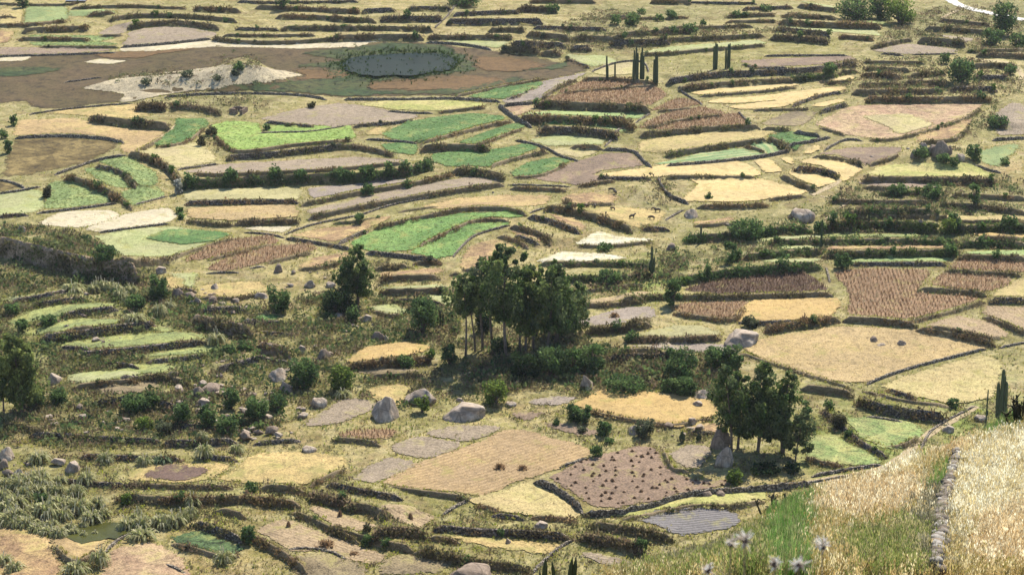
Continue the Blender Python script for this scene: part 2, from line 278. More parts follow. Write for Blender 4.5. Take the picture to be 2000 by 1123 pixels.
FIELDS='''
Y A 150,38 365,40 370,110 135,128
T A 0,50 120,55 115,130 0,130
Y A 380,58 560,52 640,72 480,90 385,90
R A -20,165 75,175 40,235 -20,235
G2 A 165,195 590,200 625,215 500,230 160,205
G2 A 160,235 500,232 640,240 600,252 200,250
U2 A -20,262 220,265 640,275 400,292 -20,302
P A 535,188 620,145 720,122 850,115 720,140 690,175 640,192
P A 705,182 780,160 900,148 1060,160 1185,185 1160,210 920,240 665,250 720,205
S A 660,266 940,250 1160,222 1400,252 1640,246 1965,232 B 300,225 200,236 A 1960,258 1640,268 1180,256 800,285 680,290
B A -40,308 350,303 640,292 800,285 1180,252 1640,270 1965,258 B 200,234 420,230 600,244 860,278 1010,298 1260,345 1390,368 1400,388 1150,446 700,520 630,528 60,534 -10,530 A 1790,530 1700,518 1520,502 1120,500 900,520 730,552 650,560 300,600 200,592 130,555 -40,568
N A 1650,292 1780,275 1965,262 B 300,234 600,248 700,300 760,350 800,385 700,402 450,432 220,445 60,455 -20,410 A 1800,370 1580,372 1700,350 1900,335 1700,310
N A 1110,497 1400,462 1640,446 1965,424 B 210,446 190,500 450,505 760,480 1000,425 1080,440 700,516 60,532 -20,526 A 1700,514 1400,500
O A 1590,385 1960,388 B 130,410 0,445 A 1780,440 1600,440 1690,415
O B 190,462 480,436 760,412 960,440 1000,465 700,497 450,498 200,492
O B 780,312 1010,322 1180,362 1000,400 830,388 790,350
N B 930,405 1100,388 1240,380 1330,368 1250,345 1180,372 1000,398
O A 500,300 660,290 900,275 1100,268 760,320 600,325
Q B 50,352 140,305 350,287 600,292 680,345 640,390 450,422 220,428 100,402
N A -20,372 255,370 350,385 200,412 -20,430
S A 470,345 540,328 690,340 600,355
S A -20,326 170,315 130,337 -20,340
I A 455,490 520,468 700,420 1000,395 1280,360 1400,370 1560,395 1655,415 1500,438 1100,490 860,528 740,558 660,565 700,520 600,500
T2 A 230,622 440,598 740,572 820,640 640,652 440,632
R3 A 110,662 400,650 480,670 650,705 900,722 850,775 700,845 660,810 690,785 560,742 320,730 110,742 75,745
X A 90,768 330,752 560,768 660,792 560,850 440,900 180,960 30,970 25,900
X A -20,995 60,1002 128,1030 -20,1052
G A 965,655 1120,655 1140,680 1060,740 1040,770 900,800 850,795 980,690
S3 A 760,830 900,802 1050,775 1160,840 1180,885 960,925 890,880
L A 1170,690 1260,668 1410,680 1425,735 1600,738 1820,715 1910,690 1945,760 1600,790 1340,830 1260,820 1180,740
L A 1470,692 1800,695 1820,712 1600,728 1480,728
P A 1430,655 1650,600 1850,570 1965,580 B 430,630 460,642 350,668 150,680 0,700 A 1800,690 1600,680
P A 1000,945 1250,900 1965,865 B 420,882 200,905 0,925 A 1600,935 1200,955
G2 A 545,885 690,862 850,950 860,1010 770,1012 710,955 640,920
G2 A 470,922 520,925 640,955 715,1035 620,1025 500,955
G2 A 290,1000 450,990 560,1060 615,1100 D 600,125 340,158 250,158 270,90
G2 A 660,1062 760,1030 860,1030 900,1075 D 870,95 740,150 670,80
Y2 A -20,1075 200,1040 250,1090 D 240,80 230,160 190,182 -20,200
T3 D 1005,62 1640,48 1640,108 1300,110 1010,115
W3 D 1030,165 1300,152 1600,145 1640,205 1300,228 1050,215
S D 210,250 340,182 600,172 660,205 460,265
S D 470,275 700,192 920,158 960,200 930,232 540,285
Y2 D 530,312 740,275 950,262 1270,305 1180,340 920,425 650,420
G D 800,328 930,280 1100,285 1260,305 1150,345 1000,360
M D 1010,450 1150,375 1300,330 1480,312 1530,345 1190,425
M D 1130,495 1250,440 1480,372 1700,355 1730,385 1560,430 1230,500
R D 1620,480 1750,430 1900,400 1960,410 E 100,395 60,445 D 1720,488
P2 D 1690,52 1960,30 E 140,15 B 400,985 410,995 150,1035 D 1720,105
P D 1690,172 1960,112 E 140,105 660,5 760,-12 940,12 700,42 420,88 140,142 D 1720,190
R D 1600,310 1750,275 1965,250 E 170,215 330,205 100,310 D 1860,345
S D 1320,270 1600,262 1540,292
V D 200,715 350,690 640,680 655,692 500,710 220,775 20,800
V D 100,850 250,812 420,765 690,770 640,790 400,820 250,848
V D 280,912 560,870 900,838 1100,850 1130,875 850,902 540,928
V D 780,975 950,940 1130,915 1240,925 1050,960
G D 1370,762 1540,747 1500,772
V D 640,1040 800,1015 1000,1030 900,1060 640,1075
W2 E 80,992 200,922 400,900 540,925 440,960 130,1000
L2 E 100,358 230,290 450,235 720,192 960,184 1045,205 980,212 860,204 720,236 600,306 450,381 300,402 180,385
L2 E 430,402 600,332 760,252 940,242 955,252 800,287 735,325 660,415 560,432
R3 E 480,155 700,105 900,92 1200,92 1160,140 1000,150 800,142 600,165
R E 1250,105 1310,82 1500,75 1560,92 1530,130 1300,140
T2 E 1290,150 1600,160 1830,180 1760,245 1640,262 1560,225 1400,180
R E 1190,190 1330,220 1390,270 1340,285 1250,230
R E 700,480 760,362 900,330 1000,380 940,430 860,440 780,500
R E 980,285 1130,310 1180,345 1100,340
S4 E 1330,355 1460,290 1560,322 1770,332 1600,352 1480,365
S4 E 1130,448 1260,400 1480,415 1620,430 1500,442 1250,455
R E 240,520 560,490 620,500 560,520 300,530
R4 E 1370,672 1700,615 1740,625 1450,685
P2 E 1340,780 1600,710 1750,702 1760,750 1560,795 1350,805
Y3 E 1640,855 1860,810 F 30,805 200,805 300,848 200,862 0,862
P2 F -180,915 0,903 340,913 390,942 150,948 0,930
M2 F 90,608 300,562 760,518 885,602 800,610 300,625
M F 20,722 120,682 450,672 380,772 200,752
W2 F 375,775 470,672 930,656 945,700 880,752 600,780
M F 940,508 1150,492 1450,502 1365,605 1400,635 1720,650 1500,720 1340,762 1010,738 1030,640
M F 1465,578 1520,518 1890,532 1860,585 1780,612 1600,600
M F 1590,458 1640,445 1965,460 1985,505 1800,508 1560,490
T F 1790,640 1900,575 1985,540 1985,640
U F 1770,700 1985,705 1985,830 1840,765 1745,735
U F 1430,800 1600,752 1780,790 1870,850 1790,868 1500,805
W3 F 445,935 520,882 960,812 1340,832 1760,912 1750,922 1300,1034 1095,1115 900,1102 560,992
W4 I 1190,95 1400,18 F 1740,972 1835,1000 I 1812,40 1780,150 1580,185 1370,145
V F 880,302 1240,304 1600,306 1600,320 880,318
V2 F 1020,436 1560,432 1560,448 1020,452
W2 F 1690,302 1985,290 1985,325 1700,312
V2 F 1640,402 1985,390 1985,418 1640,412
R F 140,242 350,212 380,222 250,250
W B 1420,965 1720,928 C 100,895 400,890 480,920 520,965 300,968 60,962 B 1700,975
W C 130,982 300,968 480,978 620,1010 780,1052 700,1075 430,1108 90,1105 200,1010
W C 490,880 560,875 630,940 560,950
W C 630,870 680,870 700,905
W C 740,890 820,868 1000,892 1065,930 965,1000 940,955 870,912
W C 670,942 720,932 860,960 930,1000 840,1028 720,980
W C 760,840 830,800 840,815 780,850
W C 140,512 320,482 560,466 740,466 600,490 180,522
W C 230,565 320,545 560,530 700,508 970,478 985,495 830,520 700,570 620,590 430,603 345,590 640,552 360,570
W C 880,442 1020,418 1030,435 900,450
W C 800,582 960,545 980,555 860,590
M B 1240,505 1380,448 1650,452 1720,466 1500,490 1250,512
M B 1150,548 1300,508 1780,482 1830,520 1740,575 1400,565
M B 1740,610 1900,540 C 100,545 210,565 60,600 B 1800,600
M B 1700,680 1830,625 C 200,588 330,622 40,658 B 1750,698
M B 1660,702 C 20,682 380,618 450,680 380,690 0,712
R2 C 820,682 1000,592 1100,580 1600,572 1740,572 1660,640 1380,730 1200,768 1000,740
S3 C 1080,640 1330,630 1460,690 1290,740 1230,700
R C 1400,730 1640,640 1680,660 1600,760 1380,780
D2 C 520,680 700,612 830,620 800,650 740,690 600,690
T C -140,830 -140,780 0,755 400,712 600,720 540,752 300,790 0,840
G C 570,742 700,726 830,760 690,815 650,800
Z C -30,895 200,845 420,815 545,850 300,876 0,902 -60,905
Z C 450,785 560,780 640,835 545,850
D C 840,842 1000,812 1300,810 1250,860 1100,900 960,855
Y4 C 1100,955 1200,908 1650,892 1800,965 1700,968 1200,968
P C 1810,625 1900,567 1985,582 1985,738 1830,742
Y C 1740,825 1900,792 1940,800 1820,915 1730,890
P C 1130,280 1330,242 1600,276 1580,292 1320,298
P C 1470,190 1690,215 1640,232
Y2 C -140,292 0,262 500,222 560,240 200,270 0,290
Y2 C 620,146 800,160 1130,166 1190,200 900,175 700,165
Y2 C 720,5 940,40 900,46
V C 1000,115 1180,115 1250,150 1180,138
D C 400,335 1000,308 1040,330 800,360 500,370
S3 C 1680,332 1850,325 1940,370 1975,420 1930,430 1900,372 1750,342
Y2 B 1270,300 1500,310 1560,340 1420,365 1300,330
Y2 B 590,225 970,232 900,268 850,258
S3 B 1430,402 1500,352 1715,336 1700,402 1500,415
P2 B 940,555 1100,462 1330,412 1390,402 1200,490 1130,545 960,566
G B 740,535 900,492 1130,452 1150,462 1000,530 930,543
Y4 B 130,577 330,547 640,552 870,575 600,608 400,606
G B 270,740 420,672 600,642 780,627 930,642 930,655 750,698 560,758 400,780
G B 690,785 830,732 990,682 1060,690 960,725 800,788
G B 275,792 400,787 460,802 440,850 300,830
G B 545,850 700,832 900,822 1060,792 1120,810 1000,860 860,910 640,910 560,890
G B 980,950 1080,892 1220,867 1290,885 1150,958 1000,968
R2 B 940,592 1060,577 1110,592 1010,640
V2 B 1040,625 1200,612 1540,622 1700,627 1680,650 1300,632 1060,638
G B 1100,680 1250,670 1400,676 1480,690 1300,688
V2 B 1400,680 1600,702 1590,722 1450,698
Y2 B 1080,770 1230,742 1500,770 1480,790 1180,803
S3 B 1210,820 1310,812 1450,832 1360,868 1230,840
D B 1090,980 1300,902 1500,842 1640,842 1700,910 1500,930 1400,960 1560,980 1340,1015
T2 B 180,740 230,702 300,702 270,742
T2 G 700,600 760,532 890,512 1260,522 1180,590 1000,618
D3 G 780,588 900,512 1170,545 1040,608 920,608
T2 G 1290,550 1400,462 1700,450 1880,482 1900,530 1700,625 1400,615 1200,600
P G 1660,310 1880,168 H 60,156 230,172 200,220 30,288
M H 40,355 160,328 330,332 300,372 100,376
A G 340,905 385,850 600,850 730,880 600,915 480,935
G3 G 930,920 1080,882 1330,970 1300,1012 1180,1010 1100,980 960,950
R G -20,852 100,842 260,930 330,1010 300,1140 -20,1140
R3 G 280,922 560,922 540,980 420,1060 330,1000
R2 G 555,1140 620,990 760,932 880,962 1010,1050 1040,1140
U G 1420,870 1560,822 1740,890 1965,985 H 300,1035 200,1058 G 1900,1025 1740,985 1600,990
D2 G 1580,1035 1740,998 1900,1036 H 150,1080 200,1140 G 1700,1140
U G 1700,745 1840,775 1965,835 H 240,860 150,870 0,845 G 1800,820
U H 250,740 400,742 540,810 470,862 300,790
P H 330,420 440,372 560,382 680,402 670,430 520,483 350,450
P H 130,600 170,560 300,477 450,512 440,530 230,613
P H 520,342 700,307 930,317 740,388 640,370 540,360
K H 280,622 460,522 700,442 960,332 1080,342 1410,440 1370,488 1100,568 800,685 700,668
T2 H 200,102 330,87 430,92 370,190 230,160
W4 H 760,718 1090,624 1345,780 1330,815 1000,788
U3 H 1200,592 1400,492 1680,422 1760,432 1790,520 1880,580 I 150,610 380,615 300,635 60,672 H 1800,705 1550,750 1430,740 1340,672
P I 35,460 130,412 240,430 220,470 160,530 90,522
P3 H 1640,818 I 0,772 200,747 350,777 400,805 350,860 100,900 0,880 H 1800,850
P H 1340,1007 1560,1030 1660,1075 1500,1058
W2 H 1330,190 1500,114 1750,130 I 60,150 230,157 280,250 60,298 H 1850,298 1600,262 1480,238
P2 H 1080,170 1200,147 1340,152 1240,190 1120,185
D H 980,242 1080,227 1160,240 1060,280
D H 1140,290 1300,302 1470,340 1400,360 1230,330
Z2 I 1000,272 1180,262 1360,292 1400,345 1330,400 1200,426 1080,365
Z2 I 770,455 800,382 900,352 1010,420 1180,500 1100,520 850,505
R I 100,322 200,292 300,302 280,345
D2 H 300,1035 450,1020 650,1045 600,1105 250,1120
T2 H 540,893 800,925 1240,962 1170,1003 900,975
Y2 F 430,347 600,320 860,310 860,322 600,332 480,352
Y2 F 620,372 860,367 860,380 640,385
R F 890,372 1240,372 1590,365 1590,378 1240,385 900,385
Y2 F 520,447 700,440 860,440 860,452 560,458
T F 1500,205 1985,204 1985,228 1560,226
U2 F 1050,22 1400,28 1500,40 1400,50 1100,38
Y2 D 40,650 160,640 370,610 380,622 200,655 60,668
V D 560,1062 640,1050 820,1075 700,1095 580,1090
Y2 G 380,30 700,10 760,30 560,60 400,70
D2 G 530,80 700,55 860,60 840,110 700,130 560,120
V D 700,745 830,800 1000,830 900,838 760,800
D2 E 100,1055 320,1040 480,1050 300,1075
Y2 E 200,700 330,690 420,730 300,745
Y2 E 240,600 600,580 620,598 300,610
Y2 E 500,640 640,640 700,710 640,700 560,660
T2 D 1080,590 1400,560 1480,610 1300,650 1080,640
Y2 D 940,520 1080,515 1050,600 980,560
T2 D 900,545 990,540 1010,590 960,605 890,580
Y4 H 1500,795 1800,735 I 0,715 500,672 560,700 400,740 150,735 H 1640,805
'''
WALLS='''
b 14 A -20,20 100,30 390,30 430,15
b 12 A -20,97 90,97
b 20 A -20,142 150,142 360,118
b 32 A 120,172 260,165 410,160 480,158
b 22 A 100,216 300,216 490,222
b 14 A 220,258 450,262 650,260
s 12 A -20,311 350,300 640,290
b 20 A 480,86 560,78 630,70
b 18 A 390,48 700,35 900,42
b 26 A 600,110 750,85 1000,90 1180,105 1300,118
b 30 A 700,152 860,128 1040,130 1200,158
s 16 A 660,258 900,242 1160,213
b 24 A 1165,215 1300,235 1600,238 1800,218 1965,210
b 18 A 1220,196 1500,200 1730,195
b 18 A 1290,160 1530,165
b 30 A 1540,160 1700,155 1965,160
b 26 A 1510,95 1700,95 1965,110
b 24 A 1400,40 1600,50 1965,65
b 28 A 1060,50 1320,62
b 14 A 820,42 1020,48
b 16 A 1300,10 1500,20 1965,10
s 10 A 350,452 450,440 560,425
s 10 A 160,626 400,592 730,566
s 14 A 900,532 1120,512 1500,512 1700,525 1790,545
s 16 B 60,543 350,545 630,540 720,542 920,556
b 44 A 490,650 650,672 930,695
b 46 A 745,590 910,592
b 26 A 930,582 1120,597 1210,625
s 18 A 80,755 320,742 560,755 680,780
s 16 A 300,955 420,915 500,885 600,862 690,855
s 14 A -20,985 60,995 140,1030
s 14 A -20,1062 120,1045 220,1020
b 40 A 700,842 880,890 970,975 985,1000
b 28 A 520,912 640,937 700,972 740,1025
b 38 A 360,970 560,1032 640,1092
s 12 A 970,930 1200,897
b 34 A 1240,868 1500,850 1900,800
g 70 A 985,1010 1300,992 1600,977 1965,968 B 140,972 380,945 530,900
s 9 A 1410,732 1560,722 1700,725 1900,690
y 28 B 0,1085 180,1052 430,1017 660,957
b 28 D 1010,133 1400,126 1640,126
b 22 D 1020,232 1200,255 1290,250
b 32 D 1290,240 1460,238 1640,232
y 24 D 1650,142 1800,115 1965,80 E 300,45
y 28 D 1690,216 E 140,157 450,102 700,62 940,28
s 9 D 1560,302 1720,242 1965,202 E 300,142 600,87
b 12 E 360,180 580,150
g 22 E 0,240 130,235 250,210
y 26 E 230,270 450,222 620,182 750,162 950,162 1060,192
y 20 E 480,367 640,290 760,232 850,222 970,232
s 12 E 660,422 740,330 800,295 970,250
b 26 E 180,400 300,415 460,430 600,460
b 20 D 1565,322 1700,345 1930,385
s 10 D 1340,290 1480,300 1560,320
s 12 D 540,290 750,266 930,241
s 14 D 200,186 420,162 640,130
s 8 D 740,160 840,120 920,92
b 22 D 560,30 640,95 720,165
y 14 D 940,432 1150,362 1300,322
y 14 D 1150,442 1500,357
s 12 D 1130,516 1310,511
s 10 D 1370,486 1450,476
b 30 D 640,447 800,457 930,440
c 110 D -20,360 170,405 350,450 500,485 640,495 760,522
b 18 C 330,122 600,117
b 16 C 0,102 120,97
b 20 C 420,52 700,42
b 16 C 100,17 500,22
b 20 B 1650,107 1800,102
b 20 B 1100,152 1500,162
b 18 B 1500,92 1650,97
b 24 C 1500,112 1780,142
k 26 D 60,672 200,650 380,612
b 30 D 560,1010 760,1030
k 24 D 650,1085 820,1095 1000,1060
b 34 G 400,95 560,75 760,60
b 40 G 760,40 900,40 1030,75
k 44 G 520,175 700,165 860,185 1050,225
k 30 G 850,300 1100,310 1250,330
b 46 E 90,1022 350,1012 540,982
b 32 E 200,1082 480,1072
b 46 E 1500,985 1700,977 1960,962
g 40 E 1560,1085 1800,1077
b 40 F 0,985 160,975
b 26 E 230,1000 480,985
b 24 D 1420,985 1600,1010
b 22 D 940,605 1080,615
b 30 G 0,300 120,310 240,335
k 26 G 1080,470 1300,490
b 30 G 440,470 700,480 1000,490
b 26 F 900,120 1200,130 1450,125
b 26 F 1000,215 1300,205 1560,212
b 28 F 1560,90 1800,100 1985,110
k 26 D 180,690 350,667 480,655
k 36 D 340,747 500,727 650,707
k 30 D 200,792 330,770
k 48 D 220,872 450,852 600,822 860,795
k 36 D 430,962 640,947 900,917 1130,892
k 24 D 800,1002 1000,987 1140,962
k 42 D 1080,722 1350,712
c 70 D 1040,765 1250,815 1380,835
k 28 D 1330,777 1560,792
k 22 D 1400,842 1600,852
c 60 D 1400,912 1600,952
k 40 D 1180,1052 1350,1002 1480,972
b 28 E 230,490 420,476
b 24 E 440,460 600,460
b 36 E 260,550 450,540 590,537
b 38 E 260,620 450,617 620,612
b 26 E 330,666 520,672 610,692
b 24 E 640,520 700,522
b 42 E 1170,157 1320,182 1480,222 1640,282
b 32 E 1070,202 1180,227 1350,290
b 32 E 970,257 1080,287 1180,322 1190,352
b 22 E 900,312 1000,337 1070,377
s 8 E 1080,182 1170,155
b 26 E 1690,272 1850,277
b 22 E 970,50 1280,62
s 8 E 960,30 1300,40
g 36 E 1130,460 1480,462 1740,472
g 46 E 1280,542 1570,542 1740,522
y 18 E 1330,622 1500,602 1700,572
b 26 E 1350,692 1550,692 1700,667
y 30 E 1580,662 1800,642 1965,652 F 400,647 700,637 920,632
b 42 E 1390,832 1600,822 1750,792
b 40 E 1640,882 1860,882 F 100,882 300,866
b 24 E 1560,942 1800,935
g 70 F 880,252 1200,247 1500,267
g 54 F 1560,270 1985,268
g 54 F 110,322 330,312 560,277 800,272
g 40 F 580,342 860,342 1240,337 1590,347
g 48 F 1610,352 1800,352 1985,357
g 48 F 420,422 700,402 860,392
g 52 F 870,407 1250,407 1590,397
b 32 F 1600,427 1985,437
g 64 F 100,547 300,512 560,492 850,467
b 22 F 1020,466 1300,466 1540,466
y 24 F 1530,502 1750,517 1950,527
y 28 F 1380,602 1600,617 1760,632
b 36 F 1770,667 1985,667
y 38 F 970,767 1150,777 1380,802
b 42 F 540,827 760,792 960,767
y 18 F 1340,782 1550,737 1750,672
y 36 F 1370,822 1600,862 1810,907
y 26 F 1740,752 1860,802 1985,855
s 16 F 1100,1120 1300,1040 1760,925
y 14 F 410,952 560,1007 900,1112 I 1030,107
s 9 F 400,940 440,905 450,870
s 9 F 880,482 890,520 900,562
b 26 F 170,152 400,152 560,142
b 20 F 570,112 770,92
g 42 F 980,187 1300,167 1500,182
g 36 F 1180,75 1330,70 1500,80
b 30 F 1500,140 1700,150 1985,190
s 10 F 0,222 100,165
b 26 C 720,32 940,62
b 26 C 640,86 930,102
b 34 C 620,122 850,142 1180,147
b 30 C 600,162 900,192
b 26 C 950,202 1140,217
b 34 C 570,207 750,217 890,232
b 26 C -20,222 250,212 540,195
b 22 C 330,92 600,82
b 20 C -20,162 480,145
b 36 C 0,452 250,412 560,402 800,387 1050,352
b 34 C 70,492 350,462 700,442
g 40 C 700,432 940,412
b 24 C 950,402 1060,392
b 18 C 1080,342 1420,347
b 24 C 1090,376 1340,387
b 30 C 1070,412 1290,422
b 30 C 1340,417 1540,402
b 26 C 1060,467 1300,467
b 34 C 1310,457 1540,457
b 34 C 1020,507 1300,507 1520,502
b 34 C 1560,492 1820,492
b 36 C 1100,547 1350,552 1780,547
b 30 C 1680,367 1830,357 1920,382
b 28 C 1690,427 1890,427
b 20 C 1650,282 1985,277
b 30 C 1700,302 1985,312
b 40 C 1380,222 1640,242
b 24 C 1130,262 1350,217
s 8 C 1350,300 1600,295
b 30 C 1420,157 1760,182
s 12 C 540,306 1000,304
b 26 C 850,615 1000,572
b 16 C 480,606 800,602
b 32 C -140,740 0,730 250,707 520,697
b 22 C 530,705 680,713
s 24 C 700,722 850,747
y 32 C 0,852 250,812 560,767
b 36 C 565,765 640,795 670,825
b 20 C 430,802 540,832
s 20 C 0,907 350,882 660,837 900,752
s 14 C 870,825 980,757 1080,770
b 24 C 800,862 960,872 1080,912
b 38 C 700,927 860,942 950,967
b 28 C 630,962 720,1012 820,1042
b 38 C 1080,987 1400,987 1800,1002
s 14 C 400,612 430,650 470,682
s 12 C 70,492 200,572
s 18 C 1790,765 1985,755
b 36 C 1780,650 1860,700
s 14 C 1700,902 1760,930 1840,945
b 30 B 0,62 150,67
b 28 B 160,62 340,57
b 28 B 410,50 650,50
b 30 B 0,107 240,117
b 36 B 260,107 600,107
b 28 B 0,157 300,157 550,167
b 38 B 0,212 250,207 500,207
b 26 B 520,207 980,207
b 38 B 620,122 900,122 1150,122
b 26 B 660,82 1020,67
b 36 B 1020,52 1230,57
b 28 B 850,167 1050,167
s 14 B 510,232 720,242 870,272
b 34 B 1060,187 1300,212
b 34 B 980,242 1280,252
b 40 B 920,272 1130,282
b 34 B 1140,292 1250,297
b 34 B 1300,267 1420,267
b 28 B 1310,212 1600,212
b 34 B 1520,237 1850,232
b 28 B 1590,187 1965,172
s 8 B 560,150 640,80 700,20
b 24 B 1080,10 1440,10
b 26 B 1740,10 1965,15
y 14 B 680,527 1000,462 1180,432
s 20 B 930,577 1120,562
b 48 B 1120,572 1400,587 1740,602
b 46 B 1020,652 1250,657 1500,672 1650,692
b 46 B 1130,717 1350,717 1560,747
b 28 B 1300,807 1480,812
s 24 B 910,575 1000,650 1090,692
s 14 B 1000,767 1180,807 1230,852 1350,882
s 20 B 1480,817 1660,822 1700,882 1750,917
s 8 B 1660,672 1740,622
s 8 B 1490,802 1560,742 1650,702
y 20 B 500,782 700,732 850,692 980,667
b 42 B 480,817 650,807 860,817
s 14 B 180,762 330,772 460,787
b 26 B 0,802 150,807 330,852
s 12 B 300,608 400,618 550,620
y 22 B 870,912 1000,872 1180,832
b 42 B 650,937 800,947 940,972
s 12 B 1420,392 1560,337 1720,332 1730,392
b 24 B 1370,437 1500,432 1780,462
b 16 B 1260,512 1500,492 1770,472
s 22 E 1785,-10 1800,40 1840,90 1950,130
k 24 G 1390,402 1650,382
k 42 G 890,397 1050,402 1300,387
k 32 G 160,352 400,362 700,387 880,387
k 26 G 330,602 550,627 700,627
b 26 G 680,627 1000,642 1280,642
y 42 G 1420,642 1600,652 1680,667
b 46 G 640,692 1000,722 1300,702 1650,737
b 38 G 1180,762 1350,802
b 42 G 1060,832 1200,882 1330,932
b 32 G 1600,772 1750,842 1965,942
b 52 G 1700,682 1860,722 1965,762 H 150,742 290,792
b 34 G 1790,622 1965,662 H 200,672 380,702
b 42 G 1340,892 1450,952 1560,1012 1680,1102
s 14 G 1580,1012 1740,992 1900,1032
s 8 G 580,992 650,922 740,892
s 8 G 910,1060 960,1085 1020,1115
y 28 H 0,377 150,387 260,407
y 26 G 1700,632 1890,542
y 32 H 270,642 500,672 740,702
b 54 H 230,882 360,882 510,892
b 42 H 0,872 150,922 440,982
b 42 H 440,992 650,1032 870,1067 1080,1092
b 32 H 510,912 700,942
b 42 H 550,862 800,887 1040,892 1300,912
k 26 H 870,792 1050,812
s 44 H 1100,602 1220,642 1330,722 1370,772
s 38 H 1370,782 1530,782 1800,732 I 0,707 200,662 450,655 800,612
s 14 I 600,652 900,592 1120,562
y 48 H 1420,847 1600,872 1870,922
y 52 H 1350,907 1560,947 1700,987
s 8 H 1090,1112 1240,967 1330,922
y 26 H 1810,442 1840,522 1880,565 I 40,547 130,552
s 10 H 1240,532 1400,477
k 58 I 1040,162 1200,222 1540,262
b 42 I 740,92 900,112 1030,132
y 16 I 1080,112 1300,172 1560,197
b 28 I 850,222 980,322 1080,412 1210,472
s 18 I 1180,512 900,557 800,577
s 14 I 1380,502 1430,342 1530,282 1700,192
s 10 I 1100,252 1300,282
s 10 F 1830,922 1985,890
s 12 H 600,790 700,730 760,700
'''

# ---------------------------------------------------------------- height field (0.5 m raster)
X0, X1, Y0, Y1, GS = -310., 310., 90., 1300., .5
gx = np.arange(X0, X1 + .1, GS); gy = np.arange(Y0, Y1 + .1, GS)
GX, GY = np.meshgrid(gx, gy)
def base_h(x, y):
    z = .05 * (y - 300) + 2.2 * (fbm(x, y, 120) - .5) + .5 * (vnoise(x, y, 17) - .5)
    return z + np.maximum(0, y - 960) * .46
H = base_h(GX, GY).astype(np.float32)
def h_at(x, y, A=None):
    A = H if A is None else A
    i = np.clip((np.asarray(x) - X0) / GS, 0, len(gx) - 1.001); j = np.clip((np.asarray(y) - Y0) / GS, 0, len(gy) - 1.001)
    a = i.astype(int); b = j.astype(int); u = i - a; v = j - b
    return (A[b, a] * (1 - u) + A[b, a + 1] * u) * (1 - v) + (A[b + 1, a] * (1 - u) + A[b + 1, a + 1] * u) * v
_TT = np.arange(255, 1250, .7)
def cast(P):
    """where the sight line through each photo point meets the ground"""
    P = np.asarray(P, float).reshape(-1, 2); out = np.zeros((len(P), 3))
    for s in range(0, len(P), 400):
        d = pix_ray(P[s:s + 400, 0], P[s:s + 400, 1]); T = _TT[None, :]
        X, Y = d[:, :1] * T, d[:, 1:2] * T; Z = CAMZ + d[:, 2:] * T; D = Z - h_at(X, Y)
        hit = (D < 0); hit[:, -1] = True; k = np.maximum(hit.argmax(1), 1); r = np.arange(len(d))
        a, b = D[r, k - 1], D[r, k]; f = np.where(a - b > 1e-6, a / np.maximum(a - b, 1e-6), 1).clip(0, 1)
        t = _TT[k - 1] + f * (_TT[k] - _TT[k - 1]); x, y = d[:, 0] * t, d[:, 1] * t
        out[s:s + 400] = np.stack([x, y, h_at(x, y)], 1)
    return out
# hills and hollows: photo centre, radius across (m), radius in depth (m), height
def hump(c, rx, ry, h, ridge=None):
    global H
    p = cast([c])[0]; dx, dy = (GX - p[0]) / rx, (GY - p[1]) / ry
    H += (h * np.exp(-(dx * dx + dy * dy))).astype(np.float32)
hump((478, 158), 11, 12, 7.0); hump((428, 160), 14, 9, 2.6); hump((330, 164), 22, 8, 2.6); hump((250, 168), 16, 7, 1.6)
hump((525, 152), 10, 8, 2.0); hump((445, 160), 4, 5, 1.6); hump((500, 156), 4, 5, 1.4); hump((395, 163), 5, 4, 1.2); hump((350, 164), 4, 4, 1.0)
hump((1180, 70), 26, 22, 5.0); hump((1830, 318), 11, 12, 3.5); hump((1260, 385), 7, 10, 2.6); hump((470, 205), 22, 14, 1.6)
hump((120, 470), 40, 22, 3.0)
# standing water lies level
for ln in FIELDS.strip().split('\n'):
    if ln[:2] in ('Q ', 'A '):
        pw = cast(resample(chaikin(parse(ln[2:]), True, 1), 6, True)); lv = float(np.median(pw[:, 2])); lo, hi = pw[:, :2].min(0) - 14, pw[:, :2].max(0) + 14
        i0, i1 = int((lo[0] - X0) / GS), int((hi[0] - X0) / GS); j0, j1 = int((lo[1] - Y0) / GS), int((hi[1] - Y0) / GS)
        g_ = np.stack([GX[j0:j1, i0:i1].ravel(), GY[j0:j1, i0:i1].ravel()], 1); ins = inside(g_, pw[:, :2]); dq = np.concatenate([np.sqrt(((g_[s:s + 4000, None] - pw[None, :, :2]) ** 2).sum(2).min(1)) for s in range(0, len(g_), 4000)])
        k_ = np.where(ins, 1, np.clip(1 - dq / 12, 0, 1) ** 1.5).reshape(j1 - j0, i1 - i0); H[j0:j1, i0:i1] = H[j0:j1, i0:i1] * (1 - k_) + lv * k_
# ---------------------------------------------------------------- terraces: every bank is a real step of the ground
WL = []
for ln in WALLS.strip().split('\n'):
    st, t, cs = ln.split(' ', 2); t = float(t) / 2.807; P = parse(cs)
    P = resample(chaikin(P, False, 2), 6); P[:, 1] += t * .5
    WL.append(dict(style=st, t=t, P=P, y=P[:, 1].mean()))
